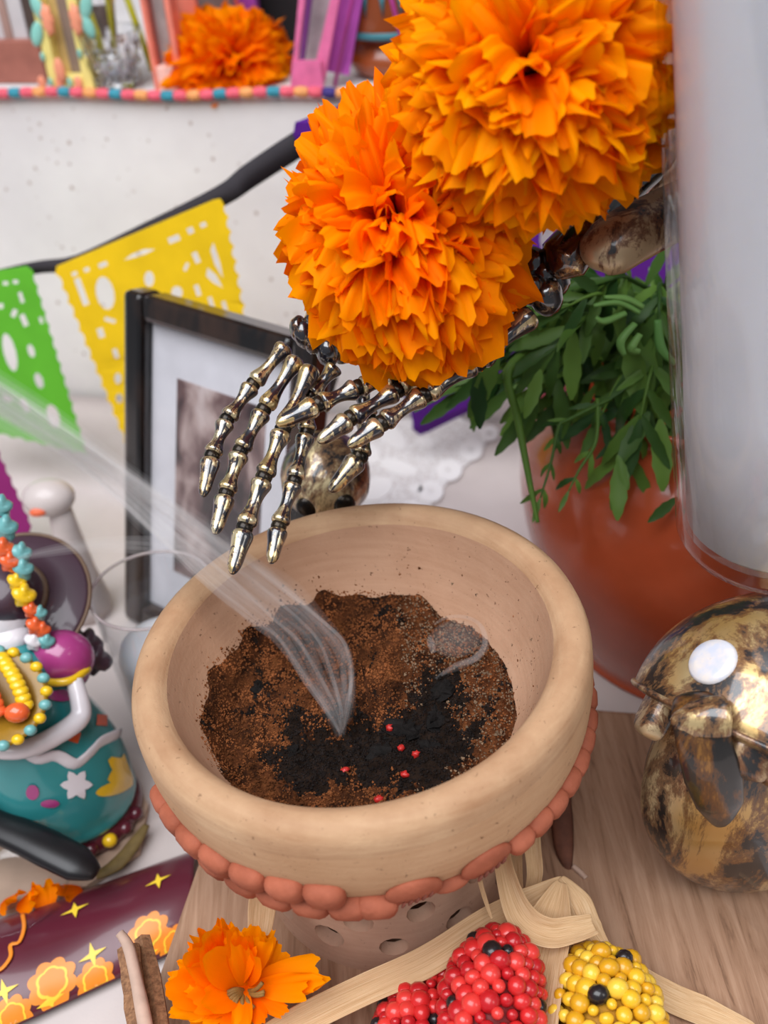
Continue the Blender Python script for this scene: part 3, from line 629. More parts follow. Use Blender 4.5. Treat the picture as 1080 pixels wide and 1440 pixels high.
# clear plastic bag under the skull
mb = MB(); vs = []
B0 = [at(1000, 1255, .375), at(1040, 1290, .37), at(1085, 1340, .362), at(1150, 1400, .352)]; T0 = [at(1060, 1180, .345), at(1090, 1190, .343), at(1130, 1210, .340), at(1200, 1220, .335)]
for j in range(9):
    for i in range(4):
        q = j/8; p = B0[i].lerp(T0[i], q)+Vector((0, -.004*sin(pi*q), .003*sin(9*q+i))); vs.append(p)
mb.add(vs, [(j*4+i, j*4+i+1, (j+1)*4+i+1, (j+1)*4+i) for j in range(8) for i in range(3)])
tag(obj('plastic_bag', mb, M['thin_glass'], sub=2), 'crumpled clear plastic bag below the gold skull', 'bag')

# ------------------------------------------------------------------ tall white candle in glass at right
kb = at(1106, 748, .352); kax = Vector((-.115, .0, 1)).normalized(); kx = Vector((0, 1, 0)).cross(kax).normalized(); ky = kax.cross(kx); KM = frame_m(kb, kx, ky, kax)
kd = thing('candle', 'tall white candle in a clear glass beside the large marigold', 'candle', kb)
mb = MB(); mb.lathe([(.0001, .0), (.030, .0), (.0338, .0015), (.0352, .005), (.0366, .06), (.0384, .175), (.040, .30), (.0388, .30), (.0368, .175), (.0345, .06), (.0330, .0075), (.0310, .0052), (.0001, .0045)], 64, KM); obj('glass', mb, M['thin_glass'], kd)
mb = MB(); mb.lathe([(.0001, .0062), (.0295, .0064), (.0318, .009), (.0326, .06), (.0342, .150), (.0362, .27), (.034, .275), (.0001, .276)], 48, KM); obj('wax', mb, M['wax'], kd)
mb = MB(); mb.tube([KM @ Vector((0, 0, .275)), KM @ Vector((.001, 0, .288))], .0008, 6); obj('wick', mb, M['coal'], kd)

mb = MB(); mb.box((kb.x+.050, kb.y+.006, (kb.z+ZT)/2-.0006), (.054, .05, kb.z-ZT-.003)); tag(obj('wooden_block', mb, M['wood'], smooth=False, bev=.002), 'wooden block standing under the tall white candle', 'block')
# ------------------------------------------------------------------ small bronze skull figure behind the hand
sb = at(458, 672, .440); s2 = thing('skull_bust', 'small gold skull bust standing behind the bowl and hanging hand', 'skull', (sb.x, sb.y, ZT))
def cr2(d, p):
    if d.y < -.3 and d.z < .1: p = p*(1-.10*abs(d.x))
    return p*(1+.04*mnoise.noise(d*2))
mb = MB(); mb.blob(sb, (.0185, .021, .0195), 28, 20, None, cr2); obj('cranium', mb, M['skull'], s2)
for sx in (-1, 1):
    mb = MB(); mb.blob(sb+Vector((sx*.0072, -.0182, -.001)), (.0048, .003, .005), 14, 10); obj('eye_socket', mb, M['joint'], s2)
mb = MB(); mb.blob(sb+Vector((0, -.0080, -.0190)), (.0125, .0125, .0085), 20, 14); obj('jaw', mb, M['skull'], s2)
for k in range(6):
    mb = MB(); mb.box(sb+Vector((-.0065+.0026*k, -.0190+.0006*abs(k-2.5), -.0160)), (.0022, .003, .005)); obj('tooth', mb, M['skull'], s2, bev=.0005)
mb = MB(); mb.tube([Vector((sb.x, sb.y+.004, ZT)), Vector((sb.x, sb.y+.004, sb.z-.015))], [.014, .007], 14); obj('neck', mb, M['skull'], s2)
mb = MB(); mb.lathe([(.0001, 0), (.020, 0), (.021, .004), (.016, .012), (.0001, .016)], 28, Matrix.Translation((sb.x, sb.y+.004, ZT))); obj('base', mb, M['skull'], s2)

# ------------------------------------------------------------------ glass votive at left behind the bowl
gc = aty(212, 828, .365); gr_ = .0275
g = thing('candle_glass', 'clear tumbler with a white candle inside behind the bowl at left', 'candle', (gc.x, gc.y, ZT)); gh = gc.z-ZT; GM = Matrix.Translation((gc.x, gc.y, ZT))
mb = MB(); mb.lathe([(.0001, 0), (gr_*.72, 0), (gr_*.76, .002), (gr_*.98, gh-.001), (gr_*.985, gh), (gr_*.955, gh), (gr_*.95, gh-.002), (gr_*.73, .006), (.0001, .005)], 48, GM); obj('glass', mb, M['thin_glass'], g)
mb = MB(); pts = [GM @ Vector((gr_*.97*cos(a), gr_*.97*sin(a), gh)) for a in [2*pi*i/48 for i in range(49)]]; mb.tube(pts, .0007, 8, caps=False); obj('rim', mb, pm('glass_rim', (214, 200, 200), .15, .02, trans=.6), g)
mb = MB(); mb.lathe([(.0001, .0065), (gr_*.66, .0066), (gr_*.72, .012), (gr_*.80, gh*.60), (gr_*.74, gh*.66), (gr_*.5, gh*.69), (.0001, gh*.70)], 40, GM); obj('wax', mb, M['wax'], g)

# ------------------------------------------------------------------ picture frame
yaw = RAD(-38); fu = Vector((cos(yaw), sin(yaw), 0)); fb = Vector((-fu.y, fu.x, 0)); lean = RAD(15); fv = Vector((0, 0, cos(lean)))+fb*sin(lean); fn = fu.cross(fv)
TL = aty(180, 405, .50); FL = (TL.z-ZT)/cos(lean)-.0002; FW = .122
BL = TL-fv*FL; FM = frame_m(BL, fu, fv, fn)      # x right, y up, z towards viewer
t = NT('black_brown_lacquer'); M['framewood'] = t.set(t.ramp(t.noise(t.coord(scale=(1, 1, .2)), 60), [(.4, lin((16, 14, 15))), (.75, lin((62, 42, 32)))]), .22, coat=.6)
fr_ = thing('picture_frame', 'black framed photograph in a white mat leaning behind the skeleton hand', 'picture frame', BL)
bw = .0135
def fbox(name, x0, x1, y0, y1, z0, z1, mat, bev=.0012, parent=fr_):
    mb = MB(); c = FM @ Vector(((x0+x1)/2, (y0+y1)/2, (z0+z1)/2)); mb.box(c, (x1-x0, y1-y0, z1-z0), FM.to_3x3()); return obj(name, mb, mat, parent, smooth=False, bev=bev)
fbox('frame_rail', 0, bw, 0, FL, -.012, .004, M['framewood'], .003); fbox('frame_rail', FW-bw, FW, 0, FL, -.012, .004, M['framewood'], .003)
fbox('frame_rail', bw, FW-bw, FL-bw, FL, -.012, .004, M['framewood'], .003); fbox('frame_rail', bw, FW-bw, 0, bw, -.012, .004, M['framewood'], .003)
fbox('mat_board', bw, FW-bw, bw, FL-bw, -.008, -.004, paper('mat_board', (226, 222, 226)), 0)
t = NT('old_photo'); v = t.coord('Generated'); n = t.noise(v, 3.2, 3, .5, .3)
c = t.ramp(n, [(.34, lin((44, 30, 34))), (.47, lin((112, 84, 82))), (.58, lin((176, 152, 146))), (.72, lin((206, 188, 184)))]); M['photo'] = t.set(c, .3)
fbox('photo_print', bw+.018, FW-bw-.018, bw+.026, FL-bw-.026, -.0040, -.0036, M['photo'], 0)
pr = pm('photo_dark', (48, 34, 40), .3, .3, 200); pr2 = pm('photo_red', (150, 82, 66), .3)
for (x, y, rx, ry, m) in ((.072, FL-.072, .004, .007, pr2), (.069, FL-.112, .014, .016, pr), (.085, FL-.140, .026, .012, pr), (.06, FL-.150, .016, .010, pr)):
    mb = MB(); mb.blob(FM @ Vector((x, y, -.0036)), (rx, ry, .0003), 18, 8, FM.to_3x3()); obj('photo_figure', mb, m, fr_)
fbox('frame_glass', bw, FW-bw, bw, FL-bw, -.0028, -.0018, M['thin_glass'], 0)
mb = MB(); mb.box(FM @ Vector((FW/2, FL*.42, -.045)), (.04, FL*.80, .003), FM.to_3x3() @ Matrix.Rotation(RAD(-20), 3, 'X')); obj('easel_back', mb, M['framewood'], fr_, smooth=False)

# ------------------------------------------------------------------ papel picado bunting
bt = thing('bunting', 'black ribbon strung with cut paper pennants across the white riser', 'bunting', wl(.05, -.02, .02))
def tb(x): return -.125+.055*min(1, max(0, (x-340)/260))
def loop_ell(cx, cy, rx, ry, n=12, rot=0): return [(cx+rx*cos(a)*cos(rot)-ry*sin(a)*sin(rot), cy+rx*cos(a)*sin(rot)+ry*sin(a)*cos(rot)) for a in [2*pi*i/n for i in range(n)]]
def quad(cx, cy, w, h, rot=0): return [(cx+a*w/2*cos(rot)-b*h/2*sin(rot), cy+a*w/2*sin(rot)+b*h/2*cos(rot)) for a, b in ((-1, -1), (1, -1), (1, 1), (-1, 1))]
def scallop(p, q, n, amp):
    out = []; dx, dy = q[0]-p[0], q[1]-p[1]; L = math.hypot(dx, dy); nx, ny = dy/L, -dx/L
    for i in range(n):
        for k in range(5):
            t_ = (i+k/5)/n; s = amp*sin(pi*k/5); out.append((p[0]+dx*t_+nx*s, p[1]+dy*t_+ny*s))
    return out
def pennant(loops, rgb, name):
    me = shape2d('pennant', loops, lambda x, y: atwall(x, y, tb(x))-root_of(bt), .0006)
    return obj('pennant', me, paper(name, rgb), bt, label=name.replace('_', ' '))
o_ = -.384
yl = scallop((352, 470), (318, 284), 9, 5) + [(310, 279), (300, 281)] + [(80, 374), (78, 384)] + scallop((80, 386), (190, 660), 14, 4) + scallop((190, 660), (372, 585), 9, 4)
yh = [quad(105, 385, 8, 6, o_), quad(122, 379, 8, 6, o_), quad(145, 372, 13, 7, o_), quad(245, 336, 17, 9, o_), quad(268, 324, 9, 9, o_), quad(286, 316, 9, 7, o_),
      [(174, 366), (186, 357), (203, 350), (219, 350), (205, 357), (190, 362)], loop_ell(148, 412, 13, 24, 12, -.2), quad(115, 410, 9, 40, -.35), loop_ell(210, 392, 7, 11), loop_ell(249, 411, 8, 9),
      [(300, 340), (310, 370), (314, 392), (302, 372), (296, 352)], [(292, 376), (304, 386), (314, 405), (300, 398), (290, 388)], quad(278, 408, 7, 16, -.3), quad(297, 425, 6, 16, -.3), quad(316, 430, 6, 14, -.3), quad(276, 362, 8, 16, -.4), quad(262, 375, 5, 12, .4),
      quad(142, 468, 9, 14, -.3), quad(163, 497, 7, 14, -.3), loop_ell(166, 532, 5, 8), loop_ell(168, 560, 5, 7), quad(155, 450, 16, 6, .3), quad(190, 440, 10, 18, -.3), quad(210, 455, 8, 14, -.3), quad(230, 440, 8, 14, -.2), quad(250, 470, 9, 20, -.3)]
pennant([yl]+yh, (250, 206, 30), 'yellow_cut_paper_pennant')
gl_ = [(-110, 396), (38, 374), (46, 380)] + scallop((48, 384), (124, 640), 14, -3) + scallop((124, 640), (-90, 590), 10, -3)
gh_ = [loop_ell(14, 495, 9, 28, 12, -.25), loop_ell(44, 493, 5, 10, 10, -.3), quad(8, 398, 8, 6), quad(22, 396, 8, 6), quad(30, 418, 6, 16, -.3), quad(34, 450, 8, 18, -.4), quad(20, 440, 7, 12, .4), loop_ell(55, 535, 6, 12, 10, -.3), loop_ell(75, 585, 9, 18, 10, -.3), quad(10, 560, 14, 8, .5), quad(35, 570, 8, 20, -.5), loop_ell(-30, 480, 14, 26), quad(0, 430, 10, 8), quad(58, 450, 5, 10, -.3)]
pennant([gl_]+gh_, (104, 190, 54), 'green_cut_paper_pennant')
pu = [(412, 190), (415, 172), (426, 168)] + [(690, 72), (702, 78)] + scallop((704, 84), (800, 500), 12, -4) + [(796, 512), (602, 608), (590, 612), (580, 604), (580, 592)] + scallop((578, 586), (414, 196), 12, -4)
pennant([pu, loop_ell(520, 300, 16, 30), loop_ell(600, 260, 20, 20), loop_ell(660, 330, 14, 26), loop_ell(600, 400, 16, 26)], (92, 36, 138), 'purple_cut_paper_pennant')
pr_ = [(730, 66), (960, 10), (968, 16)] + scallop((968, 20), (1040, 380), 10, -4) + [(1030, 392), (836, 470), (826, 466)] + scallop((824, 462), (728, 74), 10, -4)
pennant([pr_, loop_ell(860, 220, 16, 26)], (96, 38, 140), 'violet_cut_paper_pennant')
rib = [(-160, 430), (-60, 402), (20, 382), (60, 375), (110, 368), (200, 328), (310, 276), (350, 248), (405, 212), (470, 172), (560, 128), (700, 74), (860, 34), (1000, 0), (1200, -60)]
rw = [8, 8, 8, 9, 10, 12, 15, 17, 18, 18, 18, 17, 17, 17, 17]
mb = MB(); vs = []
cp = catmull([(x, y, 0) for x, y in rib], 4); ww = lerps(rw, len(cp))
for k, p in enumerate(cp):
    tgt = (cp[min(k+1, len(cp)-1)]-cp[max(k-1, 0)]).normalized(); n_ = Vector((-tgt.y, tgt.x, 0))
    for s in (-1, 1): q = p+n_*ww[k]*s; vs.append(atwall(q.x, q.y, tb(q.x)+.0035+.0015*sin(k*.7)))
mb.add(vs, [(2*k, 2*k+1, 2*k+3, 2*k+2) for k in range(len(cp)-1)]); obj('ribbon', mb, paper('black_ribbon', (62, 58, 62)), bt, solid=.0006)
# magenta pennant lower left
mg = thing('paper_pennant', 'dark magenta paper pennant behind the figurine hat', 'pennant', at(0, 700, .60))
me = shape2d('sheet', [[(-120, 560), (-6, 628)] + scallop((0, 636), (48, 742), 6, -3) + [(40, 752), (-120, 800)], loop_ell(-40, 690, 12, 22)], lambda x, y: at(x, y, .60)-root_of(mg), .0006); obj('sheet', me, paper('magenta_paper', (128, 34, 96)), mg)
# pale ceramic figure with orange dab
bd = at(84, 716, .57); bf = thing('ceramic_figure', 'small pale ceramic figure with an orange dab behind the hat', 'figurine', (bd.x, bd.y, ZT)); M['porcelain'] = pm('porcelain', (200, 188, 184), .3, .05)
mb = MB(); mb.lathe([(.0001, 0), (.013, 0), (.014, .008), (.010, .03), (.007, bd.z-ZT-.01), (.006, bd.z-ZT+.004), (.0001, bd.z-ZT+.006)], 24, Matrix.Translation((bd.x, bd.y, ZT))); obj('body', mb, M['porcelain'], bf)
mb = MB(); mb.blob(bd+Vector((-.004, 0, .008)), (.014, .011, .010), 20, 14); obj('head', mb, M['porcelain'], bf)
mb = MB(); mb.blob(bd+Vector((-.008, -.0105, .006)), (.0045, .002, .0025), 12, 8); obj('beak', mb, pm('orange_dab', (224, 104, 66), .4), bf)

# ------------------------------------------------------------------ lace runner
lc = thing('lace_runner', 'white lace runner with scalloped edge on the table behind the bowl', 'lace', atz(600, 680, ZT)); t = NT('lace_thread')
M['lace'] = t.set(lin((240, 236, 236)), .8); t2 = NT('lace_net'); v = t2.coord(); M['net'] = t2.set(t2.ramp(t2.voro(v, 420), [(.3, lin((198, 188, 186))), (.5, lin((232, 228, 228)))]), .85)
def lz(px, py, dz=.0004): p = atz(px, py, ZT); return Vector((p.x, p.y, ZT+dz))
out = [(500, 600), (575, 590), (640, 585), (690, 610)] + [(676, 640), (650, 660), (620, 690), (600, 720), (560, 760), (480, 790), (440, 740)]
me = shape2d('net', [out], lambda x, y: lz(x, y)-root_of(lc), .0005); obj('net', me, M['net'], lc)
for (px, py, r) in ((688, 612, 13), (662, 636, 17), (632, 664, 18), (606, 694, 18), (578, 722, 18), (545, 745, 18)):
    me = shape2d('scallop', [loop_ell(px, py, r, r*.85, 16), loop_ell(px, py, r*.28, r*.22, 8)], lambda x, y: lz(x, y, .001)-root_of(lc), .0008); obj('scallop', me, M['lace'], lc)
for (px, py, rx, ry, ro) in ((545, 610, 34, 13, .7), (560, 660, 28, 10, .3), (530, 690, 24, 16, -.4), (585, 690, 10, 6, 0), (520, 640, 18, 12, .9), (600, 625, 12, 7, .4)):
    me = shape2d('lace_flower', [loop_ell(px, py, rx, ry, 14, ro)], lambda x, y: lz(x, y, .001)-root_of(lc), .0008); obj('lace_flower', me, M['lace'], lc)

# ------------------------------------------------------------------ figurine (painted catrina)
fz = atz(118, 1142, ZT+.0036); fg = thing('catrina_figurine', 'painted ceramic skeleton lady in a teal dress and wide dark hat', 'figurine', (fz.x, fz.y, ZT+.0036))
SLT = ZT+.0035
sl = [atz(-160, 1040, SLT), atz(150, 1030, SLT), atz(208, 1130, SLT), atz(196, 1196, SLT), atz(120, 1246, SLT), atz(-160, 1330, SLT)]
mb = MB(); n_ = len(sl); mb.add(sl+[Vector((p.x, p.y, ZT+.0003)) for p in sl], [tuple(range(n_)), tuple(range(2*n_-1, n_-1, -1))]+[(i, n_+i, n_+(i+1) % n_, (i+1) % n_) for i in range(n_)])
tag(obj('wooden_tray', mb, pm('tan_slab', (178, 150, 130), .6, .15, 40), smooth=False), 'thin tan wooden tray under the painted figurine', 'tray')
P_ = lambda n, c, r=.22: pm(n, c, r, .06, 60, coat=.5)
M['teal'] = P_('teal_glaze', (48, 138, 140)); M['mag'] = P_('magenta_glaze', (164, 60, 122)); M['yel'] = P_('yellow_glaze', (236, 190, 30)); M['wht'] = P_('white_glaze', (228, 222, 226)); M['plum'] = P_('plum_glaze', (66, 44, 56), .5); M['mar'] = P_('maroon_glaze', (86, 28, 40)); M['ora'] = P_('orange_glaze', (226, 96, 48)); M['aqua'] = P_('aqua_glaze', (110, 172, 172), .4)
FZ = Vector((fz.x, fz.y, ZT+.0036))
mb = MB(); mb.lathe([(.0001, 0), (.0270, 0), (.0275, .004), (.0255, .010), (.0001, .011)], 40, Matrix.Translation(FZ)); obj('base', mb, M['mar'], fg)
SK = [(.0001, .008), (.0255, .010), (.0285, .018), (.0302, .030), (.0300, .042), (.0275, .056), (.0235, .070), (.0190, .084), (.0155, .094), (.0001, .096)]
lx = Matrix.Shear('XY', 4, (-.16, 0)); SKM = Matrix.Translation(FZ) @ lx
mb = MB(); pp = catmull([Vector((r, z, 0)) for r, z in SK], 4); mb.lathe([(max(.0001, p.x), p.y) for p in pp], 48, SKM); obj('skirt', mb, M['teal'], fg)
def skr(z):
    for (r0, z0), (r1, z1) in zip(SK, SK[1:]):
        if z0 <= z <= z1: return r0+(r1-r0)*(z-z0)/(z1-z0)
    return .0255
def sk_hit(px, py):
    u = ray(px, py); best = None; inv = SKM.inverted(); d = .40
    while d < .60:
        p = inv @ (CAM+u*d)
        if 0 < p.z < .096 and math.hypot(p.x, p.y) <= skr(p.z): return math.atan2(p.y, p.x), p.z
        d += .0004
    return None
def skp(a, z, e=.0006): r = skr(z)+e; return SKM @ Vector((r*cos(a), r*sin(a), z))
# decorations on the skirt, each a thin raised patch
def patch(name, pxs, mat):
    h = [sk_hit(*p) for p in pxs]; h = [x for x in h if x]
    if len(h) < 3: return
    ca = sum(x[0] for x in h)/len(h); cz = sum(x[1] for x in h)/len(h); mb = MB(); vs = []; rings = 4
    for q in range(rings+1):
        for a, z in h: k = q/rings; vs.append(skp(ca+(a-ca)*k, cz+(z-cz)*k, .0008))
    m = len(h); mb.add(vs, [(q*m+i, q*m+(i+1) % m, (q+1)*m+(i+1) % m, (q+1)*m+i) for q in range(rings) for i in range(m)]); obj(name, mb, mat, fg)
def flowerpx(cx, cy, r, k): return [(cx+r*(1+.25*cos(k*a))*cos(a), cy+r*(1+.25*cos(k*a))*sin(a)) for a in [2*pi*i/24 for i in range(24)]]
patch('painted_flower', flowerpx(106, 1102, 18, 6), M['wht']); patch('painted_flower', flowerpx(172, 1082, 22, 5), M['yel']); patch('painted_leaf', loop_ell(158, 1108, 26, 9, 14, -.25), M['yel'])
patch('painted_square', quad(141, 1013, 15, 15, .1), M['ora']); patch('painted_square', quad(102, 1035, 15, 15, .3), M['ora']); patch('painted_square', quad(156, 972, 8, 10), M['ora'])
patch('painted_dot', loop_ell(46, 1112, 9, 11), M['mag']); patch('painted_dot', loop_ell(70, 1128, 13, 6), M['mag']); patch('painted_dot', loop_ell(84, 978, 20, 8), M['mag'])
wv = [(34, 1052), (52, 1066), (78, 1062), (104, 1074), (124, 1060), (140, 1044), (158, 1036), (172, 1030)]
W = []
for p in catmull([(x, y, 0) for x, y in wv], 4):
    h = sk_hit(p.x, p.y)
    if h: W.append(skp(*h, .0004))
if len(W) > 3: mb = MB(); mb.tube(W, .0030, 10, flat=.35, up=(0, -1, .3)); obj('painted_wave', mb, M['wht'], fg)
dF = (FZ-CAM).dot(-RC.col[2])
dS = .462
# scalloped hem beads on base
for k in range(9):
    a = RAD(200+18*k); mb = MB(); mb.blob(FZ+Vector((.0272*cos(a), .0272*sin(a), .006)), (.0034, .0034, .0032), 12, 8); obj('hem_bead', mb, M['mar'] if k % 3 else M['yel'], fg)
# torso, sleeve, arm
mb = MB(); mb.blob(at(84, 935, dS), (.0135, .0125, .014), 24, 16, Matrix.Rotation(RAD(-10), 3, 'Y')); obj('bodice', mb, M['mag'], fg)
mb = MB(); mb.blob(at(88, 925, dS-.012), (.0135, .0115, .0125), 22, 16, Matrix.Rotation(RAD(15), 3, 'Y')); obj('puff_sleeve', mb, M['mag'], fg)
mb = MB(); mb.tube(catmull([at(56, 957, dS-.020), at(80, 960, dS-.024), at(104, 955, dS-.022), at(124, 940, dS-.014)], 4), .0017, 10); obj('sleeve_trim', mb, M['yel'], fg)
W = catmull([at(104, 955, dS-.020), at(112, 985, dS-.021), at(113, 1006, dS-.022), at(98, 1022, dS-.026), at(60, 1044, dS-.032), at(25, 1055, dS-.036), at(-15, 1054, dS-.038)], 5)
mb = MB(); mb.tube(W, lerps([.0034, .0040, .0044, .0042, .0040, .0038, .0034], len(W)), 14); obj('arm', mb, M['wht'], fg)
mb = MB(); mb.blob(at(-22, 1052, dS-.038), (.007, .005, .005), 16, 10); obj('hand', mb, M['wht'], fg)
# head and hat
mb = MB(); mb.blob(at(2, 868, dS-.008), (.0150, .0135, .0155), 26, 18); obj('head', mb, M['wht'], fg)
mb = MB(); mb.blob(at(12, 893, dS-.012), (.0100, .0095, .0070), 20, 12); obj('jaw', mb, M['wht'], fg)
hc = at(20, 848, dS-.002); hn = Vector((-.05, -.42, .9)).normalized(); hx = Vector((0, 1, 0)).cross(hn).normalized(); HMx = frame_m(hc, hx, hn.cross(hx), hn)
mb = MB(); mb.lathe([(.0001, .0015), (.012, .0015), (.024, .0005), (.0315, -.0005), (.0335, 0), (.0315, .0014), (.024, .0028), (.0155, .0040), (.0148, .012), (.0135, .020), (.0100, .0235), (.0001, .0245)], 44, HMx); obj('hat', mb, M['plum'], fg)
mb = MB(); mb.tube([HMx @ Vector((.0333*cos(a), .0333*sin(a), .0003)) for a in [2*pi*i/44 for i in range(45)]], .0009, 8, caps=False); obj('hat_edge', mb, pm('dull_gold_line', (104, 80, 62), .45), fg)
mb = MB(); mb.tube([HMx @ Vector((.0156*cos(a), .0156*sin(a), .0055)) for a in [2*pi*i/30 for i in range(31)]], .0016, 8, caps=False); obj('hat_band', mb, pm('dull_gold_line', (104, 80, 62), .45), fg)
# flower boa hanging over the hat
for k, (px, py, r, m) in enumerate(((2, 712, .0052, 'aqua'), (8, 742, .0058, 'aqua'), (4, 772, .0056, 'ora'), (14, 790, .0052, 'ora'), (30, 778, .0050, 'aqua'), (32, 800, .0052, 'aqua'), (24, 818, .0046, 'yel'), (34, 838, .0058, 'yel'), (44, 858, .0040, 'ora'), (56, 862, .0036, 'aqua'), (50, 880, .0046, 'ora'), (60, 886, .0040, 'ora'), (66, 902, .0040, 'aqua'), (48, 902, .0046, 'wht'))):
    mb = MB(); mb.blob(at(px, py, dS-.032+.0008*k), (r*.78, r*.7, r*.95), 16, 12, None, lambda d, p: p*(1+.16*sin(5*math.atan2(d.x, d.z)))); obj('boa_flower', mb, M[m], fg)
for (px, py, m) in ((110, 918, 'plum'), (122, 905, 'plum'), (95, 893, 'plum'), (135, 928, 'plum')):
    mb = MB(); mb.blob(at(px, py, dS+.004), (.0062, .006, .0062), 14, 10, None, lambda d, p: p*(1+.2*sin(4*math.atan2(d.x, d.z)))); obj('dark_rose', mb, M[m], fg)
# basket with corn
bk = at(-8, 985, dS-.046); bnn = (tocam(bk)*.8+Vector((0, 0, .6))).normalized(); bx_ = Vector((0, 0, 1)).cross(bnn).normalized(); BK = frame_m(bk, bx_, bnn.cross(bx_), bnn)
mb = MB(); mb.lathe([(.0001, -.006), (.014, -.005), (.0195, .0), (.0205, .0025), (.0185, .003), (.012, -.001), (.0001, -.002)], 36, BK); bko = obj('basket', mb, pm('ochre_glaze', (150, 112, 30), .3), fg)
for k in range(22):
    a = 2*pi*k/22; mb = MB(); mb.blob(BK @ Vector((.0197*cos(a), .0197*sin(a), .0028)), (.0026, .0022, .0022), 10, 8); obj('basket_bead', mb, M['yel'] if k % 2 else M['aqua'], bko)
for j, (x, y) in enumerate(((.008, .004), (-.002, .006), (-.011, .003))):
    pts = [BK @ Vector((x+.002*sin(q*2), y+.010-.022*q, .004+.002*sin(q*pi))) for q in [i/8 for i in range(9)]]
    for i, p in enumerate(pts):
        mb = MB(); mb.blob(p, (.0033, .0030, .0022), 12, 8); obj('corn_row', mb, M['yel'] if j != 1 else M['ora'], bko)
mb = MB(); mb.blob(BK @ Vector((.006, -.010, .005)), (.005, .004, .004), 14, 10); obj('fruit', mb, M['ora'], bko)

# ------------------------------------------------------------------ maroon printed oilcloth, dish, spoon, sticks
A0, B0 = atz(-60, 1322, ZT), atz(280, 1202, ZT); C0, D0 = atz(-60, 1490, ZT), atz(280, 1330, ZT)
def ocl(s, q, e=0):
    p = A0.lerp(B0, s).lerp(C0.lerp(D0, s), q); z = .0135*max(0, sin(pi*(q*.96+.02)))**.6*(1+.06*sin(s*9)); return Vector((p.x, p.y, ZT+.0008+z+e))
oc = thing('printed_oilcloth', 'glossy maroon oilcloth with printed orange flowers and yellow stars at lower left', 'oilcloth', ocl(.5, .5, -.014))
mb = MB(); ns, nq = 50, 24; mb.add([ocl(i/ns, j/nq) for j in range(nq+1) for i in range(ns+1)], [(j*(ns+1)+i, j*(ns+1)+i+1, (j+1)*(ns+1)+i+1, (j+1)*(ns+1)+i) for j in range(nq) for i in range(ns)])
obj('sheet', mb, pm('maroon_oilcloth', (92, 32, 46), .28, .08, 40, coat=.35), oc, solid=.0006)
M['p_or'] = pm('orange_print', (240, 140, 44), .3, .05); M['p_ye'] = pm('yellow_print', (244, 206, 62), .3, .05)
def oc_inv(px, py):
    u = ray(px, py); best = (9, 0, 0)
    for i in range(61):
        for j in range(31):
            p = ocl(i/60, j/30); d = (p-CAM); k = d.dot(u)/u.dot(u); e = (d-u*k).length
            if e < best[0] and not (j > 29): best = (e, i/60, j/30)
    return best[1], best[2]
def oc_patch(name, loop, mat, e, parent=oc):
    """flat print: loop in metres around a centre"""
    (s0, q0), pts = loop; Ls = (B0-A0).length; Lq = 1.3*(A0.lerp(B0, s0)-C0.lerp(D0, s0)).length; mb = MB(); vs = []; rings = 3; m = len(pts)
    for r in range(rings+1):
        for x, y in pts: vs.append(ocl(min(1, max(0, s0+x*r/rings/Ls)), min(1, max(.0, q0+y*r/rings/Lq)), e))
    mb.add(vs, [(r*m+i, r*m+(i+1) % m, (r+1)*m+(i+1) % m, (r+1)*m+i) for r in range(rings) for i in range(m)]); return obj(name, mb, mat, parent)
def ros(r, k=8, am=.18): return [(r*(1-am+am*abs(sin(k*a/2)))*cos(a), r*(1-am+am*abs(sin(k*a/2)))*sin(a)) for a in [2*pi*i/96 for i in range(96)]]
def star(r): return [((r if i % 2 == 0 else r*.27)*sin(pi*i/4+.1), (r if i % 2 == 0 else r*.27)*cos(pi*i/4+.1)) for i in range(8)]
for (px, py, r) in ((72, 1382, .0105), (210, 1318, .0095), (140, 1394, .0085), (20, 1432, .0085), (248, 1345, .007)):
    c = oc_inv(px, py); f_ = oc_patch('printed_flower', (c, ros(r)), M['p_or'], .0012); oc_patch('printed_ring', (c, ros(r*.66, 6, .12)), M['p_ye'], .0015, f_); oc_patch('printed_centre', (c, ros(r*.54, 6, .12)), M['p_or'], .0018, f_)
for (px, py, r) in ((222, 1240, .0058), (104, 1280, .0062), (132, 1348, .0062), (6, 1396, .0060), (78, 1425, .006), (216, 1365, .0055)):
    oc_patch('printed_star', (oc_inv(px, py), star(r)), M['p_ye'], .0013)
W = [ocl(*oc_inv(px, py), .0012) for px, py in ((30, 1288), (36, 1305), (30, 1325), (18, 1332), (14, 1350), (2, 1364), (-8, 1368))]
mb = MB(); mb.tube(catmull(W, 4), .0009, 8, flat=.4); obj('printed_scallop', mb, M['p_or'], oc)
# clear dish with loose petals, black spoon
dc = atz(20, 1262, ZT+.0032); mb = MB(); mb.lathe([(.0001, .0008), (.016, .0008), (.022, .004), (.0270, .011), (.0262, .0115), (.021, .0055), (.015, .0022), (.0001, .0022)], 44, Matrix.Translation(dc))
tag(obj('glass_dish', mb, M['thin_glass']), 'small clear glass dish under the black spoon', 'dish')
for k, (px, py) in enumerate(((40, 1268), (62, 1262), (95, 1255), (15, 1270))):
    b0 = atz(px, py, ZT+.0095); a = k*1.9; d = Vector((cos(a), sin(a), .5)).normalized(); n_ = Vector((0, 0, 1)); n_ = (n_-d*n_.dot(d)).normalized(); L = .013
    me = PM['petal']['mid'][k]; o = bpy.data.objects.new('loose_petal', me); COL.objects.link(o); o.matrix_world = frame_m(b0-d*L*.5, d.cross(n_)*L, d*L, n_*L)
    tag(o, ['orange petal in the dish nearest the spoon bowl', 'upright orange petal in the middle of the glass dish', 'curled orange petal at the right rim of the glass dish', 'orange petal at the left side of the glass dish'][k], 'petal', 'loose petals in the glass dish')
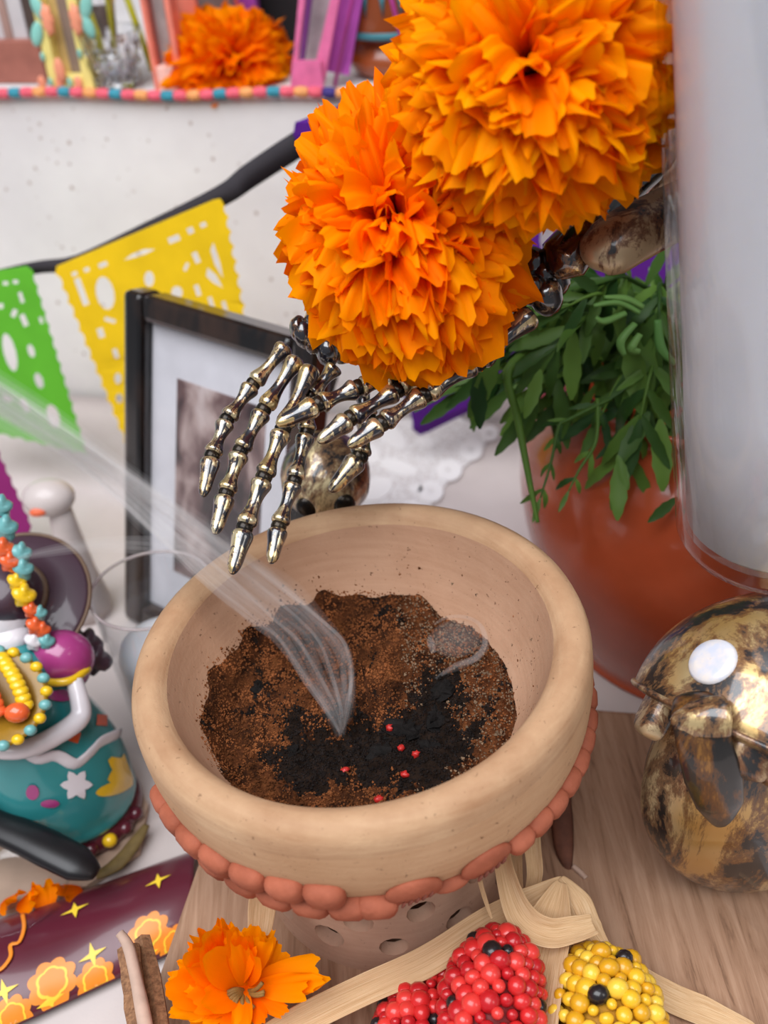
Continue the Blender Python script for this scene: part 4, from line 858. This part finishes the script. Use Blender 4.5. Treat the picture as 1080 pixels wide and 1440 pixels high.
sp = thing('spoon', 'black spoon handle resting across the glass dish at left', 'spoon', at(60, 1190, .44))
mb = MB(); W = catmull([at(-110, 1110, .455), at(-30, 1150, .447), at(40, 1180, .440), at(100, 1210, .434), at(136, 1228, .432)], 5); mb.tube(W, lerps([.0055, .0062, .0075, .0082, .0078, .003], len(W)), 16, flat=.55); obj('handle', mb, pm('black_plastic', (22, 20, 22), .35, .1), sp)
mb = MB(); mb.blob(at(-140, 1095, .458), (.016, .011, .005), 20, 12); obj('spoon_bowl', mb, pm('black_plastic', (22, 20, 22), .35, .1), sp)
mb = MB(); W = catmull([atz(206, 1160, ZT+.0075), atz(190, 1185, ZT+.0068), atz(165, 1215, ZT+.0066), atz(135, 1232, ZT+.0066)], 4); mb.tube(W, lerps([.0016, .0032, .0036, .0018], len(W)), 10, flat=.5)
tag(obj('dry_stem', mb, pm('olive_stem', (112, 92, 52), .7, .2, 200)), 'dry olive brown stem between the figurine base and board', 'stem')
def stick(name, pts, r, mat, label, cat, n=6, flat=1.0):
    W = catmull([at(*p) for p in pts], 4); mb = MB(); mb.tube(W, [a*(1+.12*mnoise.noise((i*.9, len(label)*1.3, 0))) for i, a in enumerate(lerps(r if hasattr(r, '__len__') else [r, r], len(W)))], n, flat=flat); return tag(obj(name, mb, mat, smooth=n > 6), label, cat)
stick('kindling_stick', [(182, 1336, .366), (190, 1400, .352), (200, 1470, .338)], .0042, M['stick'], 'rough dark split stick left of the pale twig', 'stick')
stick('kindling_stick', [(201, 1322, .372), (216, 1390, .356), (228, 1465, .340)], .0034, M['stick'], 'thin brown split stick right of the pale twig', 'stick')
M['twig'] = pm('pale_twig', (190, 160, 142), .7, .15, 120)
stick('twig', [(168, 1312, .358), (180, 1330, .356), (190, 1370, .350), (204, 1440, .338), (212, 1500, .328)], [.0015, .0019, .0021, .0024, .0024], M['twig'], 'pale pinkish twig lying over the split sticks at lower left', 'twig', 10)
stick('twig', [(806, 1218, .408), (815, 1226, .406), (824, 1235, .404)], .0011, M['twig'], 'tiny pale twig bit on the wooden board', 'twig', 8)
stick('dark_sliver', [(792, 1078, .42), (790, 1130, .415), (793, 1190, .412), (800, 1225, .408)], [.003, .004, .004, .001], pm('dark_brown', (96, 56, 40), .8, .3, 200), 'dark brown bark strip standing behind the burner foot at right', 'sliver', 8, .5)  # thin dark brown upright piece, material left open

# ------------------------------------------------------------------ corn ornaments and husks
def ico(r=1):
    bm = bmesh.new(); bmesh.ops.create_icosphere(bm, subdivisions=2, radius=r); me = bpy.data.meshes.new('kernel'); bm.to_mesh(me); bm.free()
    for p in me.polygons: p.use_smooth = True
    return me
def kern(rgb, name): m = ico(); m.materials.append(pm(name, rgb, .3, .08, 300, coat=.3)); return m
KR = [kern((206, 40, 40), 'red_kernel'), kern((220, 58, 52), 'bright_red_kernel'), kern((186, 28, 34), 'deep_red_kernel')]; KY = [kern((232, 180, 40), 'yellow_kernel'), kern((240, 196, 64), 'pale_yellow_kernel'), kern((214, 156, 28), 'ochre_kernel')]
KB = kern((34, 28, 30), 'black_kernel'); KP = kern((120, 40, 56), 'plum_kernel')
def cob(label, p0, p1, R, ks, n, seed, dots, corecol):
    rnd = random.Random(seed); ax = (p1-p0); L = ax.length; az = ax.normalized(); x = az.cross(Vector((0, 0, 1))).normalized(); y = az.cross(x); c = (p0+p1)/2
    t = thing('corn_ornament', label, 'corn ornament', c-Vector((0, 0, R)), 'little beaded corn cobs')
    mb = MB(); mb.blob(c, (R*.84, R*.84, L*.5-.001), 20, 16, Matrix((x, y, az)).transposed()); obj('cob', mb, pm(label[:9]+'_core', corecol, .6), t)
    for i in range(n):
        w = 1-2*(i+.5)/n; r = math.sqrt(1-w*w); a = i*2.399963; s = rnd.uniform(.0017, .0037)
        p = c+(x*cos(a)*r+y*sin(a)*r)*R*rnd.uniform(.90, 1.0)+az*(-w*L*.5)
        m = rnd.choice(ks) if rnd.random() > dots else (KB if rnd.random() < .75 else KP)
        inst('kernel', m, t, Matrix.Translation(p) @ Matrix.Diagonal((s, s*rnd.uniform(.85, 1.1), s*rnd.uniform(.85, 1.1), 1)))
    return t
cob('red beaded corn cob nearest the curled husk band', at(712, 1315, .352), at(668, 1530, .316), .0155, KR, 210, 1, .04, (120, 24, 26))
cob('dark red beaded corn cob partly under the husk at bottom centre', at(640, 1385, .362), at(545, 1500, .336), .0135, KR, 170, 2, .09, (110, 20, 24))
cob('yellow beaded corn cob with black kernels at the bottom right', at(838, 1340, .360), at(868, 1560, .318), .0180, KY, 230, 3, .05, (170, 120, 20))
def husk(name, pts, wid, label, d=.36, tw=0.0, cupv=.25, up=None, group=None):
    W = catmull([at(p[0], p[1], p[2] if len(p) > 2 else d) for p in pts], 6); ww = lerps(wid, len(W)); mb = MB(); vs = []; uv = []; m = 9
    for i, p in enumerate(W):
        T = (W[min(i+1, len(W)-1)]-W[max(i-1, 0)]).normalized(); n_ = tocam(p) if up is None else Vector(up); n_ = (n_-T*n_.dot(T)).normalized(); s_ = T.cross(n_)
        a = tw*(i/(len(W)-1)-.5); s2 = s_*cos(a)+n_*sin(a); n2 = -s_*sin(a)+n_*cos(a); half = ww[i]/1500*.36/2
        for k in range(m):
            u = k/(m-1)*2-1; vs.append(p+s2*u*half+n2*(cupv*half*(u*u-.4)+.0005*mnoise.noise((u*4, i*.35, 3)))); uv.append((k/(m-1), i/(len(W)-1)))
    mb.add(vs, [(i*m+k, i*m+k+1, (i+1)*m+k+1, (i+1)*m+k) for i in range(len(W)-1) for k in range(m-1)], uv)
    return tag(obj(name, mb, M['husk'], solid=.0004, sub=1), label, 'husk', group)
husk('corn_husk', [(792, 1236, .368), (740, 1268, .364), (680, 1300, .360), (600, 1352, .352), (510, 1392, .344), (420, 1436, .336), (360, 1470, .330)], [10, 38, 40, 42, 40, 40, 36], 'long pale husk strip running left across the red cobs', tw=.5)
husk('corn_husk', [(716, 1152, .372), (706, 1190, .366), (714, 1240, .358), (734, 1290, .352), (770, 1312, .349), (806, 1308, .349), (836, 1300, .351)], [14, 22, 30, 42, 40, 36, 28], 'curled pale husk band looping over the red and yellow cobs', tw=.6, cupv=.5)
husk('corn_husk', [(790, 1240, .366), (772, 1300, .357), (755, 1370, .345), (735, 1460, .328)], [14, 64, 72, 84], 'wide husk sheet lying between the red and yellow cobs', cupv=.6)
husk('corn_husk', [(788, 1234, .368), (812, 1270, .364), (828, 1310, .360), (862, 1350, .357)], [10, 42, 44, 12], 'pointed husk flap above the yellow cob', cupv=-.4)
husk('corn_husk', [(780, 1240, .370), (792, 1290, .364), (806, 1345, .358)], [14, 40, 50], 'upright husk folds just left of the pointed flap', cupv=.8)
husk('corn_husk', [(870, 1345, .368), (930, 1395, .362), (990, 1422, .356), (1060, 1450, .350)], [12, 40, 40, 20], 'thin husk edge sticking out right of the yellow cob', cupv=.3)
husk('corn_husk', [(752, 1135, .392), (748, 1180, .386), (752, 1230, .380), (740, 1275, .372)], [26, 26, 24, 14], 'upright dry husk strip standing behind the curled band', cupv=.4)
husk('corn_husk', [(728, 1150, .398), (722, 1200, .390), (724, 1260, .380)], [26, 28, 26], 'brownish husk strip in shade beside the burner foot', cupv=.4)
husk('corn_husk', [(372, 1225, .372), (368, 1280, .362), (362, 1340, .352), (360, 1392, .346)], [36, 40, 28, 5], 'narrow grey husk blade pointing down at the ragged marigold', cupv=.3)
husk('corn_husk', [(668, 1200, .364), (674, 1235, .360), (684, 1270, .356), (692, 1292, .354)], [5, 7, 6, 3], 'hair thin husk fibre hanging before the pierced foot', cupv=.1)

# ------------------------------------------------------------------ upper tier: cord and objects
cordt = thing('braided_cord', 'pink teal and orange braided cord along the edge of the upper tier', 'cord', wl(.3, -.003, ZS))
M['c_t'] = pm('teal_thread', (52, 138, 158), .7, .2, 300); M['c_p'] = pm('pink_thread', (226, 92, 110), .7, .2, 300); M['c_o'] = pm('orange_thread', (230, 154, 92), .7, .2, 300); M['c_v'] = pm('indigo_thread', (58, 44, 116), .7, .2, 300)
s0 = -.06; seq = ['c_t', 'c_p', 'c_o', 'c_p']; k = 0
while s0 < .42:
    ln = .0085 if k % 4 == 0 else .0088
    pts = [wl(s0+ln*q, -.0035, ZS+.0028+.0012*sin((s0+ln*q)*40)) for q in (0, .2, .5, .8, 1)]
    mat = M[seq[k % 4]]
    if s0 > .205: mat = M[['c_v', 'c_p', 'c_v', 'c_o', 'c_v', 'c_t'][k % 6]]
    mb = MB(); mb.tube(pts, [.0026, .0032, .0034, .0032, .0026], 8); obj('cord_segment', mb, mat, cordt); s0 += ln; k += 1
def wbox(name, px0, px1, py0, py1, tt, th, mat, parent, bev=.0008, z0=None):
    s_0, s_1 = wall_s(px0, 60, tt)[0], wall_s(px1, 60, tt)[0]; zt = wall_s(px0, py0, tt)[1]; zb = wall_s(px1, py1, tt)[1]; zb = z0 if z0 is not None else zb
    mb = MB(); mb.box(wl((s_0+s_1)/2, tt+th/2, (zt+zb)/2), (s_1-s_0, th, zt-zb), RW); return obj(name, mb, mat, parent, smooth=False, bev=bev)
def base_at(px, py, tt): s, z = wall_s(px, py, tt); return wl(s, tt, ZS)
ZC = ZS+.0004
# wood box with pale photo at far left
w1 = thing('picture_frame', 'reddish wooden frame with a pale picture at the far left of the upper tier', 'picture frame', base_at(20, 115, .03)); redw = pm('reddish_wood', (158, 98, 84), .5, .15, 90)
wbox('lower_rail', -60, 54, 58, 115, .03, .012, redw, w1, z0=ZC); wbox('picture', -60, 42, -90, 58, .036, .004, paper('pale_picture', (206, 200, 202)), w1); wbox('side_rail', 42, 60, -90, 58, .033, .010, pm('dark_wood', (74, 60, 54), .5), w1)
wbox('figure_strip', 8, 20, -60, 56, .0345, .0015, pm('taupe_print', (166, 132, 122), .6), w1)
# yellow nicho frame with flowers
y1 = thing('nicho_frame', 'pale yellow tin frame with coral flowers and aqua leaves on the upper tier', 'frame', base_at(90, 126, .006)); my = pm('pale_yellow_paint', (236, 218, 130), .4); mc = pm('coral_paint', (238, 152, 120), .45); ma = pm('aqua_paint', (134, 196, 184), .45)
wbox('frame_side', 56, 70, -120, 127, .006, .012, my, y1, z0=ZC); wbox('frame_side', 105, 119, -120, 127, .006, .012, my, y1, z0=ZC); wbox('frame_bottom', 69.5, 105.5, 106, 127, .006, .012, my, y1, z0=ZC)
wbox('back_panel', 69, 106, -120, 107, .014, .003, pm('gold_card', (206, 176, 112), .5), y1); wbox('back_strip', 91, 106, -120, 105, .0125, .001, pm('taupe_card', (136, 116, 104), .6), y1)
def wblob(name, px, py, tt, rx, rz, ry, mat, parent, rot=0, fn=None):
    mb = MB(); p = atwall(px, py, tt); mb.blob(p, (rx, ry, rz), 20, 12, RW @ Matrix.Rotation(rot, 3, 'Y'), fn); return obj(name, mb, mat, parent)
flw = lambda d, p: p*(1+.12*cos(7*math.atan2(d.z, d.x)))
for px in (67, 107): wblob('tin_flower', px, 28, .004, .0040, .0092, .0025, mc, y1, 0, flw)
for (px, py, r) in ((54, 12, -.35), (52, 48, .35), (121, 10, .35), (123, 36, -.35)): wblob('tin_leaf', px, py, .0055, .0040, .0078, .002, ma, y1, r)
wblob('tin_arch', 84, 99, .004, .0036, .0078, .002, mc, y1)
for (px, py) in ((60, 80), (112, 76), (71, 116), (98, 116)): wblob('painted_diamond', px, py, .0052, .0015, .003, .0012, ma, y1)
for px in (59, 84, 110): wblob('coral_scallop', px, 117, .005, .0028, .0046, .0014, mc, y1)
# lime panel
l1 = thing('lime_panel', 'lime green tin panel behind the cut crystal votive', 'frame', base_at(135, 110, .05)); ml = pm('lime_paint', (196, 190, 20), .4)
wbox('panel', 119, 140, -140, 116, .045, .006, ml, l1, z0=ZC)
s, z = wall_s(150, -20, .05); mb = MB(); mb.tube([atwall(158, -60, .047), atwall(196, 46, .047), atwall(215, 100, .047)], .0022, 8); obj('side_strut', mb, ml, l1)
wbox('maroon_edge', 140, 147, -140, 60, .047, .004, pm('maroon_paint', (112, 62, 60), .5), l1)
# crystal votive
vb = base_at(167, 127, .018); cv = thing('crystal_votive', 'faceted cut crystal votive cup with a flame shaped stopper', 'votive', vb); s_l, _ = wall_s(120, 45, .018); s_r, _ = wall_s(208, 45, .018); rt = (s_r-s_l)/2*.98; zt = wall_s(164, 42, .018)[1]-ZC
mb = MB(); fac = 14; VM = frame_m(Vector((vb.x, vb.y, ZC)), WU, WN, Vector((0, 0, 1)))
mb.lathe([(.0001, .0005), (rt*.55, .0), (rt*.66, zt*.3), (rt*.84, zt*.65), (rt*1.0, zt), (rt*.92, zt), (rt*.74, zt*.6), (rt*.5, zt*.18), (.0001, zt*.16)], fac, VM); obj('cup', mb, M['crystal'], cv, smooth=False)
for k in range(12):
    for h_ in (.22, .48, .74):
        a = 2*pi*(k+.5*(h_ == .48))/12; r = rt*(.60+.36*h_); mb = MB(); mb.blob(VM @ Vector((r*cos(a), r*sin(a), zt*h_)), (.0022, .0022, .003), 6, 4); obj('facet', mb, M['crystal'], cv, smooth=False)
ft = (wall_s(162, -8, .018)[1]-ZC)
mb = MB(); mb.lathe([(.0001, zt*.55), (rt*.25, zt*.7), (rt*.34, zt*1.15), (rt*.40, zt*1.45), (rt*.28, zt*1.9), (rt*.1, zt*2.3), (.0001, zt*2.4)], 10, VM); obj('stopper', mb, M['crystal'], cv, smooth=False)
mb = MB(); mb.lathe([(.0001, zt*.17), (rt*.44, zt*.18), (rt*.50, zt*.45), (.0001, zt*.5)], 16, VM); obj('wax_fill', mb, M['wax'], cv)
# coral nicho
n1_ = thing('nicho_frame', 'coral pink glass fronted frame standing just left of the small marigold', 'frame', base_at(225, 124, .010)); mco = pm('coral_tin', (232, 132, 112), .4, .15, 120); mcw = pm('pale_coral', (240, 190, 176), .45, .15, 200)
wbox('frame_side', 206, 213, -120, 126, .008, .012, mco, n1_, z0=ZC); wbox('frame_side', 239, 247, -120, 126, .008, .012, mco, n1_, z0=ZC); wbox('frame_bottom', 212.5, 239.5, 94, 126, .008, .012, mcw, n1_, z0=ZC)
wbox('glass_pane', 213, 239, -120, 94, .012, .001, M['thin_glass'], n1_); wbox('inner_panel', 213, 239, -120, 94, .019, .003, pm('silver_card', (186, 176, 172), .35, .25, 90), n1_); wbox('dark_inner_edge', 213, 219, -120, 92, .014, .004, pm('plum_edge', (116, 66, 72), .5), n1_)
wbox('side_panel', 247, 282, -120, 40, .030, .006, pm('salmon_tin', (240, 140, 118), .4), n1_)
# purple frame and dark cloth behind
p1 = thing('purple_frame', 'violet frame panel behind the small marigold', 'frame', base_at(345, 110, .07)); wbox('panel', 336, 366, -140, 112, .07, .008, pm('violet_paint', (142, 62, 148), .4), p1, z0=ZC); wbox('inner_mirror', 284, 336, -140, 112, .074, .004, pm('dull_mirror', (150, 132, 128), .3, .3, 60, metal=.4), p1, z0=ZC)
mb = MB(); mb.tube([atwall(322, -40, .06), atwall(345, 50, .06)], .0012, 8); obj('red_wire', mb, pm('red_wire', (196, 84, 60), .4), p1)
dkb = thing('black_box', 'plain black box standing between the violet and pink frames', 'box', base_at(395, 110, .10)); wbox('body', 362, 428, -160, 112, .09, .05, pm('black_card', (20, 16, 17), .7), dkb, z0=ZC); wbox('lid', 361, 429, -172, -160, .089, .052, pm('black_card', (20, 16, 17), .7), dkb)
# pink and silver nicho with magenta door
k1_ = thing('nicho_frame', 'pink and silver glass fronted frame with a magenta side panel', 'frame', base_at(440, 120, .010)); mp_ = pm('pink_tin', (224, 112, 158), .4, .15, 100); msil = pm('silver_teal', (138, 158, 158), .35, .15, 100)
def wquad(name, pts, tt, th, mat, parent):
    me = shape2d(name, [pts], lambda x, y: atwall(x, y, tt)-root_of(parent), th); return obj(name, me, mat, parent)
wquad('frame_side', [(428, -60), (438, -60), (420, 86), (411, 120)], .012, .004, mp_, k1_); wquad('frame_side', [(478, -60), (488, -60), (455, 118), (444, 88)], .012, .004, mp_, k1_)
wquad('frame_bottom', [(413, 84), (452, 84), (456, 124), (410, 124)], .010, .003, mp_, k1_)
for (px, py) in ((420, 97), (430, 97), (440, 97), (416, 108), (425, 108), (435, 108), (420, 119), (430, 119)): wblob('silver_diamond', px, py, .0085, .0020, .0040, .001, msil, k1_)
wquad('back_panel', [(436, -60), (480, -60), (446, 86), (420, 86)], .030, .002, pm('silver_card_b', (176, 164, 166), .35, .3, 70), k1_)
wquad('inner_edge', [(436, -60), (446, -60), (428, 84), (421, 84)], .020, .002, pm('violet_edge', (122, 60, 130), .5), k1_)
wquad('side_panel', [(488, -60), (520, -60), (490, 106), (458, 100)], .022, .003, pm('magenta_tin', (190, 88, 182), .35), k1_)
# terracotta bowl with teal band
jb = base_at(552, 106, .055); jm = Matrix.Translation((jb.x, jb.y, ZC)); jz = lambda py: wall_s(552, py, .055)[1]-ZC; js = (wall_s(600, 60, .055)[0]-wall_s(504, 60, .055)[0])/2
jg = thing('terracotta_jar', 'terracotta jar with a teal zigzag band on the upper tier', 'jar', jb); zb = jz(42)
mb = MB(); pp = catmull([Vector((.0001, 0, 0)), Vector((js*.8, 0, 0)), Vector((js*1.18, zb*.25, 0)), Vector((js*1.22, zb*.5, 0)), Vector((js*1.0, zb*.85, 0)), Vector((js*1.0, zb*1.0, 0))], 4); mb.lathe([(max(.0001, p.x), p.y) for p in pp], 48, jm); obj('lower_body', mb, M['jug'], jg)
mb = MB(); mb.lathe([(js*1.0, zb), (js*1.36, zb*1.02), (js*1.40, zb*1.25), (js*1.34, zb*2.2), (js*1.1, zb*3.2), (js*.6, zb*3.5), (.0001, zb*3.5)], 48, jm); obj('upper_body', mb, M['jug'], jg)
mb = MB(); mb.lathe([(js*1.34, zb*1.0), (js*1.43, zb*1.03), (js*1.44, zb*1.13), (js*1.40, zb*1.18)], 48, jm); obj('teal_band', mb, M['teal_paint'], jg)
for k in range(18):
    a0 = 2*pi*k/18; rr = js*1.40
    mb = MB(); mb.add([jm @ Vector((rr*cos(a0-.07), rr*sin(a0-.07), zb*2.1)), jm @ Vector((rr*cos(a0+.07), rr*sin(a0+.07), zb*2.1)), jm @ Vector((rr*1.005*cos(a0+.01), rr*1.005*sin(a0+.01), zb*1.5))], [(0, 1, 2)]); obj('zigzag', mb, M['teal_paint'], jg, solid=.001)
# magenta easel wires
mw = thing('wire_easel', 'thin magenta wire easel in front of the terracotta jar', 'easel', base_at(580, 100, .02)); mmag = pm('magenta_wire', (176, 60, 140), .35)
ap = atwall(520, -120, .006)
for (px, py, tt) in ((582, 104, .012), (470, 112, .02), (640, 100, .018)):
    s, z = wall_s(px, py, tt); e_ = wl(s, tt, ZC+.001); mb = MB(); mb.tube([ap if px != 640 else atwall(560, -90, .006), e_], .0013, 8); obj('wire_leg', mb, mmag, mw)
mb = MB(); mb.tube([ap, atwall(560, -90, .006)], .0013, 8); obj('wire_top', mb, mmag, mw)

# ------------------------------------------------------------------ smoke
def smoke_mat(name, dens):
    m = bpy.data.materials.new(name); m.use_nodes = True; nt = m.node_tree; nt.nodes.remove(nt.nodes['Principled BSDF'])
    vs_ = nt.nodes.new('ShaderNodeVolumeScatter'); vs_.inputs['Color'].default_value = (.985, .99, 1, 1); vs_.inputs['Density'].default_value = dens
    nt.links.new(vs_.outputs[0], nt.nodes['Material Output'].inputs['Volume']); return m
S1, S2, S3 = smoke_mat('dense_smoke', 125), smoke_mat('smoke', 45), smoke_mat('thin_smoke', 17)
sm = thing('smoke_plume', 'thin white smoke plume rising left from the smouldering incense', 'smoke', at(480, 1015, .39)); tag(sm, kind='stuff')
def wisp(parent, pts, wid, mat, flat=.25, twist=0, n=12, k=6):
    W = catmull([at(*p) for p in pts], k); mb = MB(); mb.tube(W, lerps(wid, len(W)), n, flat=flat, up=tocam(W[0]), twist=twist); return tag(obj('smoke_wisp', mb, mat, parent), kind='stuff')
# left and right boundaries of the rising sheet; filaments are spread between them
def pd(px, py):
    u = ray(px, py); return (MBW @ Vector((0, 0, -.032))-CAM).dot(BN)/u.dot(BN)
d0 = pd(480, 1030)
LE = [(478, 1032, d0+.002), (466, 1010, d0-.003), (428, 955, .366), (390, 900, .362), (352, 868, .358), (288, 815, .353), (212, 745, .349), (118, 655, .344), (10, 588, .340), (-70, 545, .335)]
RE = [(482, 1032, d0+.002), (490, 995, d0-.004), (494, 945, .368), (484, 905, .364), (452, 868, .361), (398, 824, .357), (320, 768, .353), (210, 690, .348), (80, 600, .340), (-40, 520, .335)]
rs_ = random.Random(11)
def between(k, j): return [tuple(a*(1-k)+b*k+(j*rs_.uniform(-1, 1) if q < 2 else j*.00015*rs_.uniform(-1, 1)) for q, (a, b) in enumerate(zip(l, r))) for l, r in zip(LE, RE)]
for k in (0, .03, .34, .62, .97, 1.0):
    wisp(sm, between(k, 3), [.0003, .0007, .0008, .0007, .0007, .0008, .0009, .0010, .0011, .0013], S1, .7)
for k in (.02, .12, .2, .33, .45, .55, .7, .82, .92, .98):
    wisp(sm, between(k, 6), [.0004, .0010, .0012, .0013, .0014, .0016, .0018, .0021, .0025, .003], S2, .6)
for k in (.08, .25, .4, .6, .8, .95):
    wisp(sm, between(k, 8), [.0008, .0022, .0028, .0034, .0040, .0046, .0048, .0052, .006, .007], S3, .4)
for j, k in ((0, 1), (-9, 1.2), (8, .8)):
    wisp(sm, [(345, 800+j, .358), (290, 780+j, .354), (240, 771+j, .352), (150, 766+j*.6, .350), (70, 775+j*.4, .348), (10, 790, .346)], [.0006, .0013*k, .0016*k, .0016, .0012, .0006], S2, .7)
sc = thing('smoke_curl', 'small mushroom shaped smoke curl rising at the right inside the bowl', 'smoke', at(640, 910, .38)); tag(sc, kind='stuff')
dq = pd(620, 950)-.379
Q = lambda L_: [(x, y, d+dq-.010) for x, y, d in L_]
wisp(sc, Q([(612, 955, .389), (640, 936, .384), (668, 926, .379), (682, 905, .377), (676, 880, .376), (655, 868, .377), (630, 868, .379), (610, 878, .381)]), [.0005, .0010, .0012, .0011, .0009, .0008, .0007, .0004], S1, .7)
wisp(sc, Q([(616, 950, .388), (645, 938, .383), (672, 922, .379), (684, 900, .377), (674, 876, .376)]), [.0006, .0012, .0016, .0016, .0006], S2, .6)
wisp(sc, Q([(610, 918, .383), (606, 905, .383), (604, 893, .383)]), [.0010, .0015, .0006], S1, .7)
cc_ = at(642, 898, .380+dq-.012); mb = MB(); mb.blob(cc_, (.0094, .005, .0076), 20, 14); tag(obj('smoke_cap', mb, smoke_mat('curl_veil', 14), sc), kind='stuff')
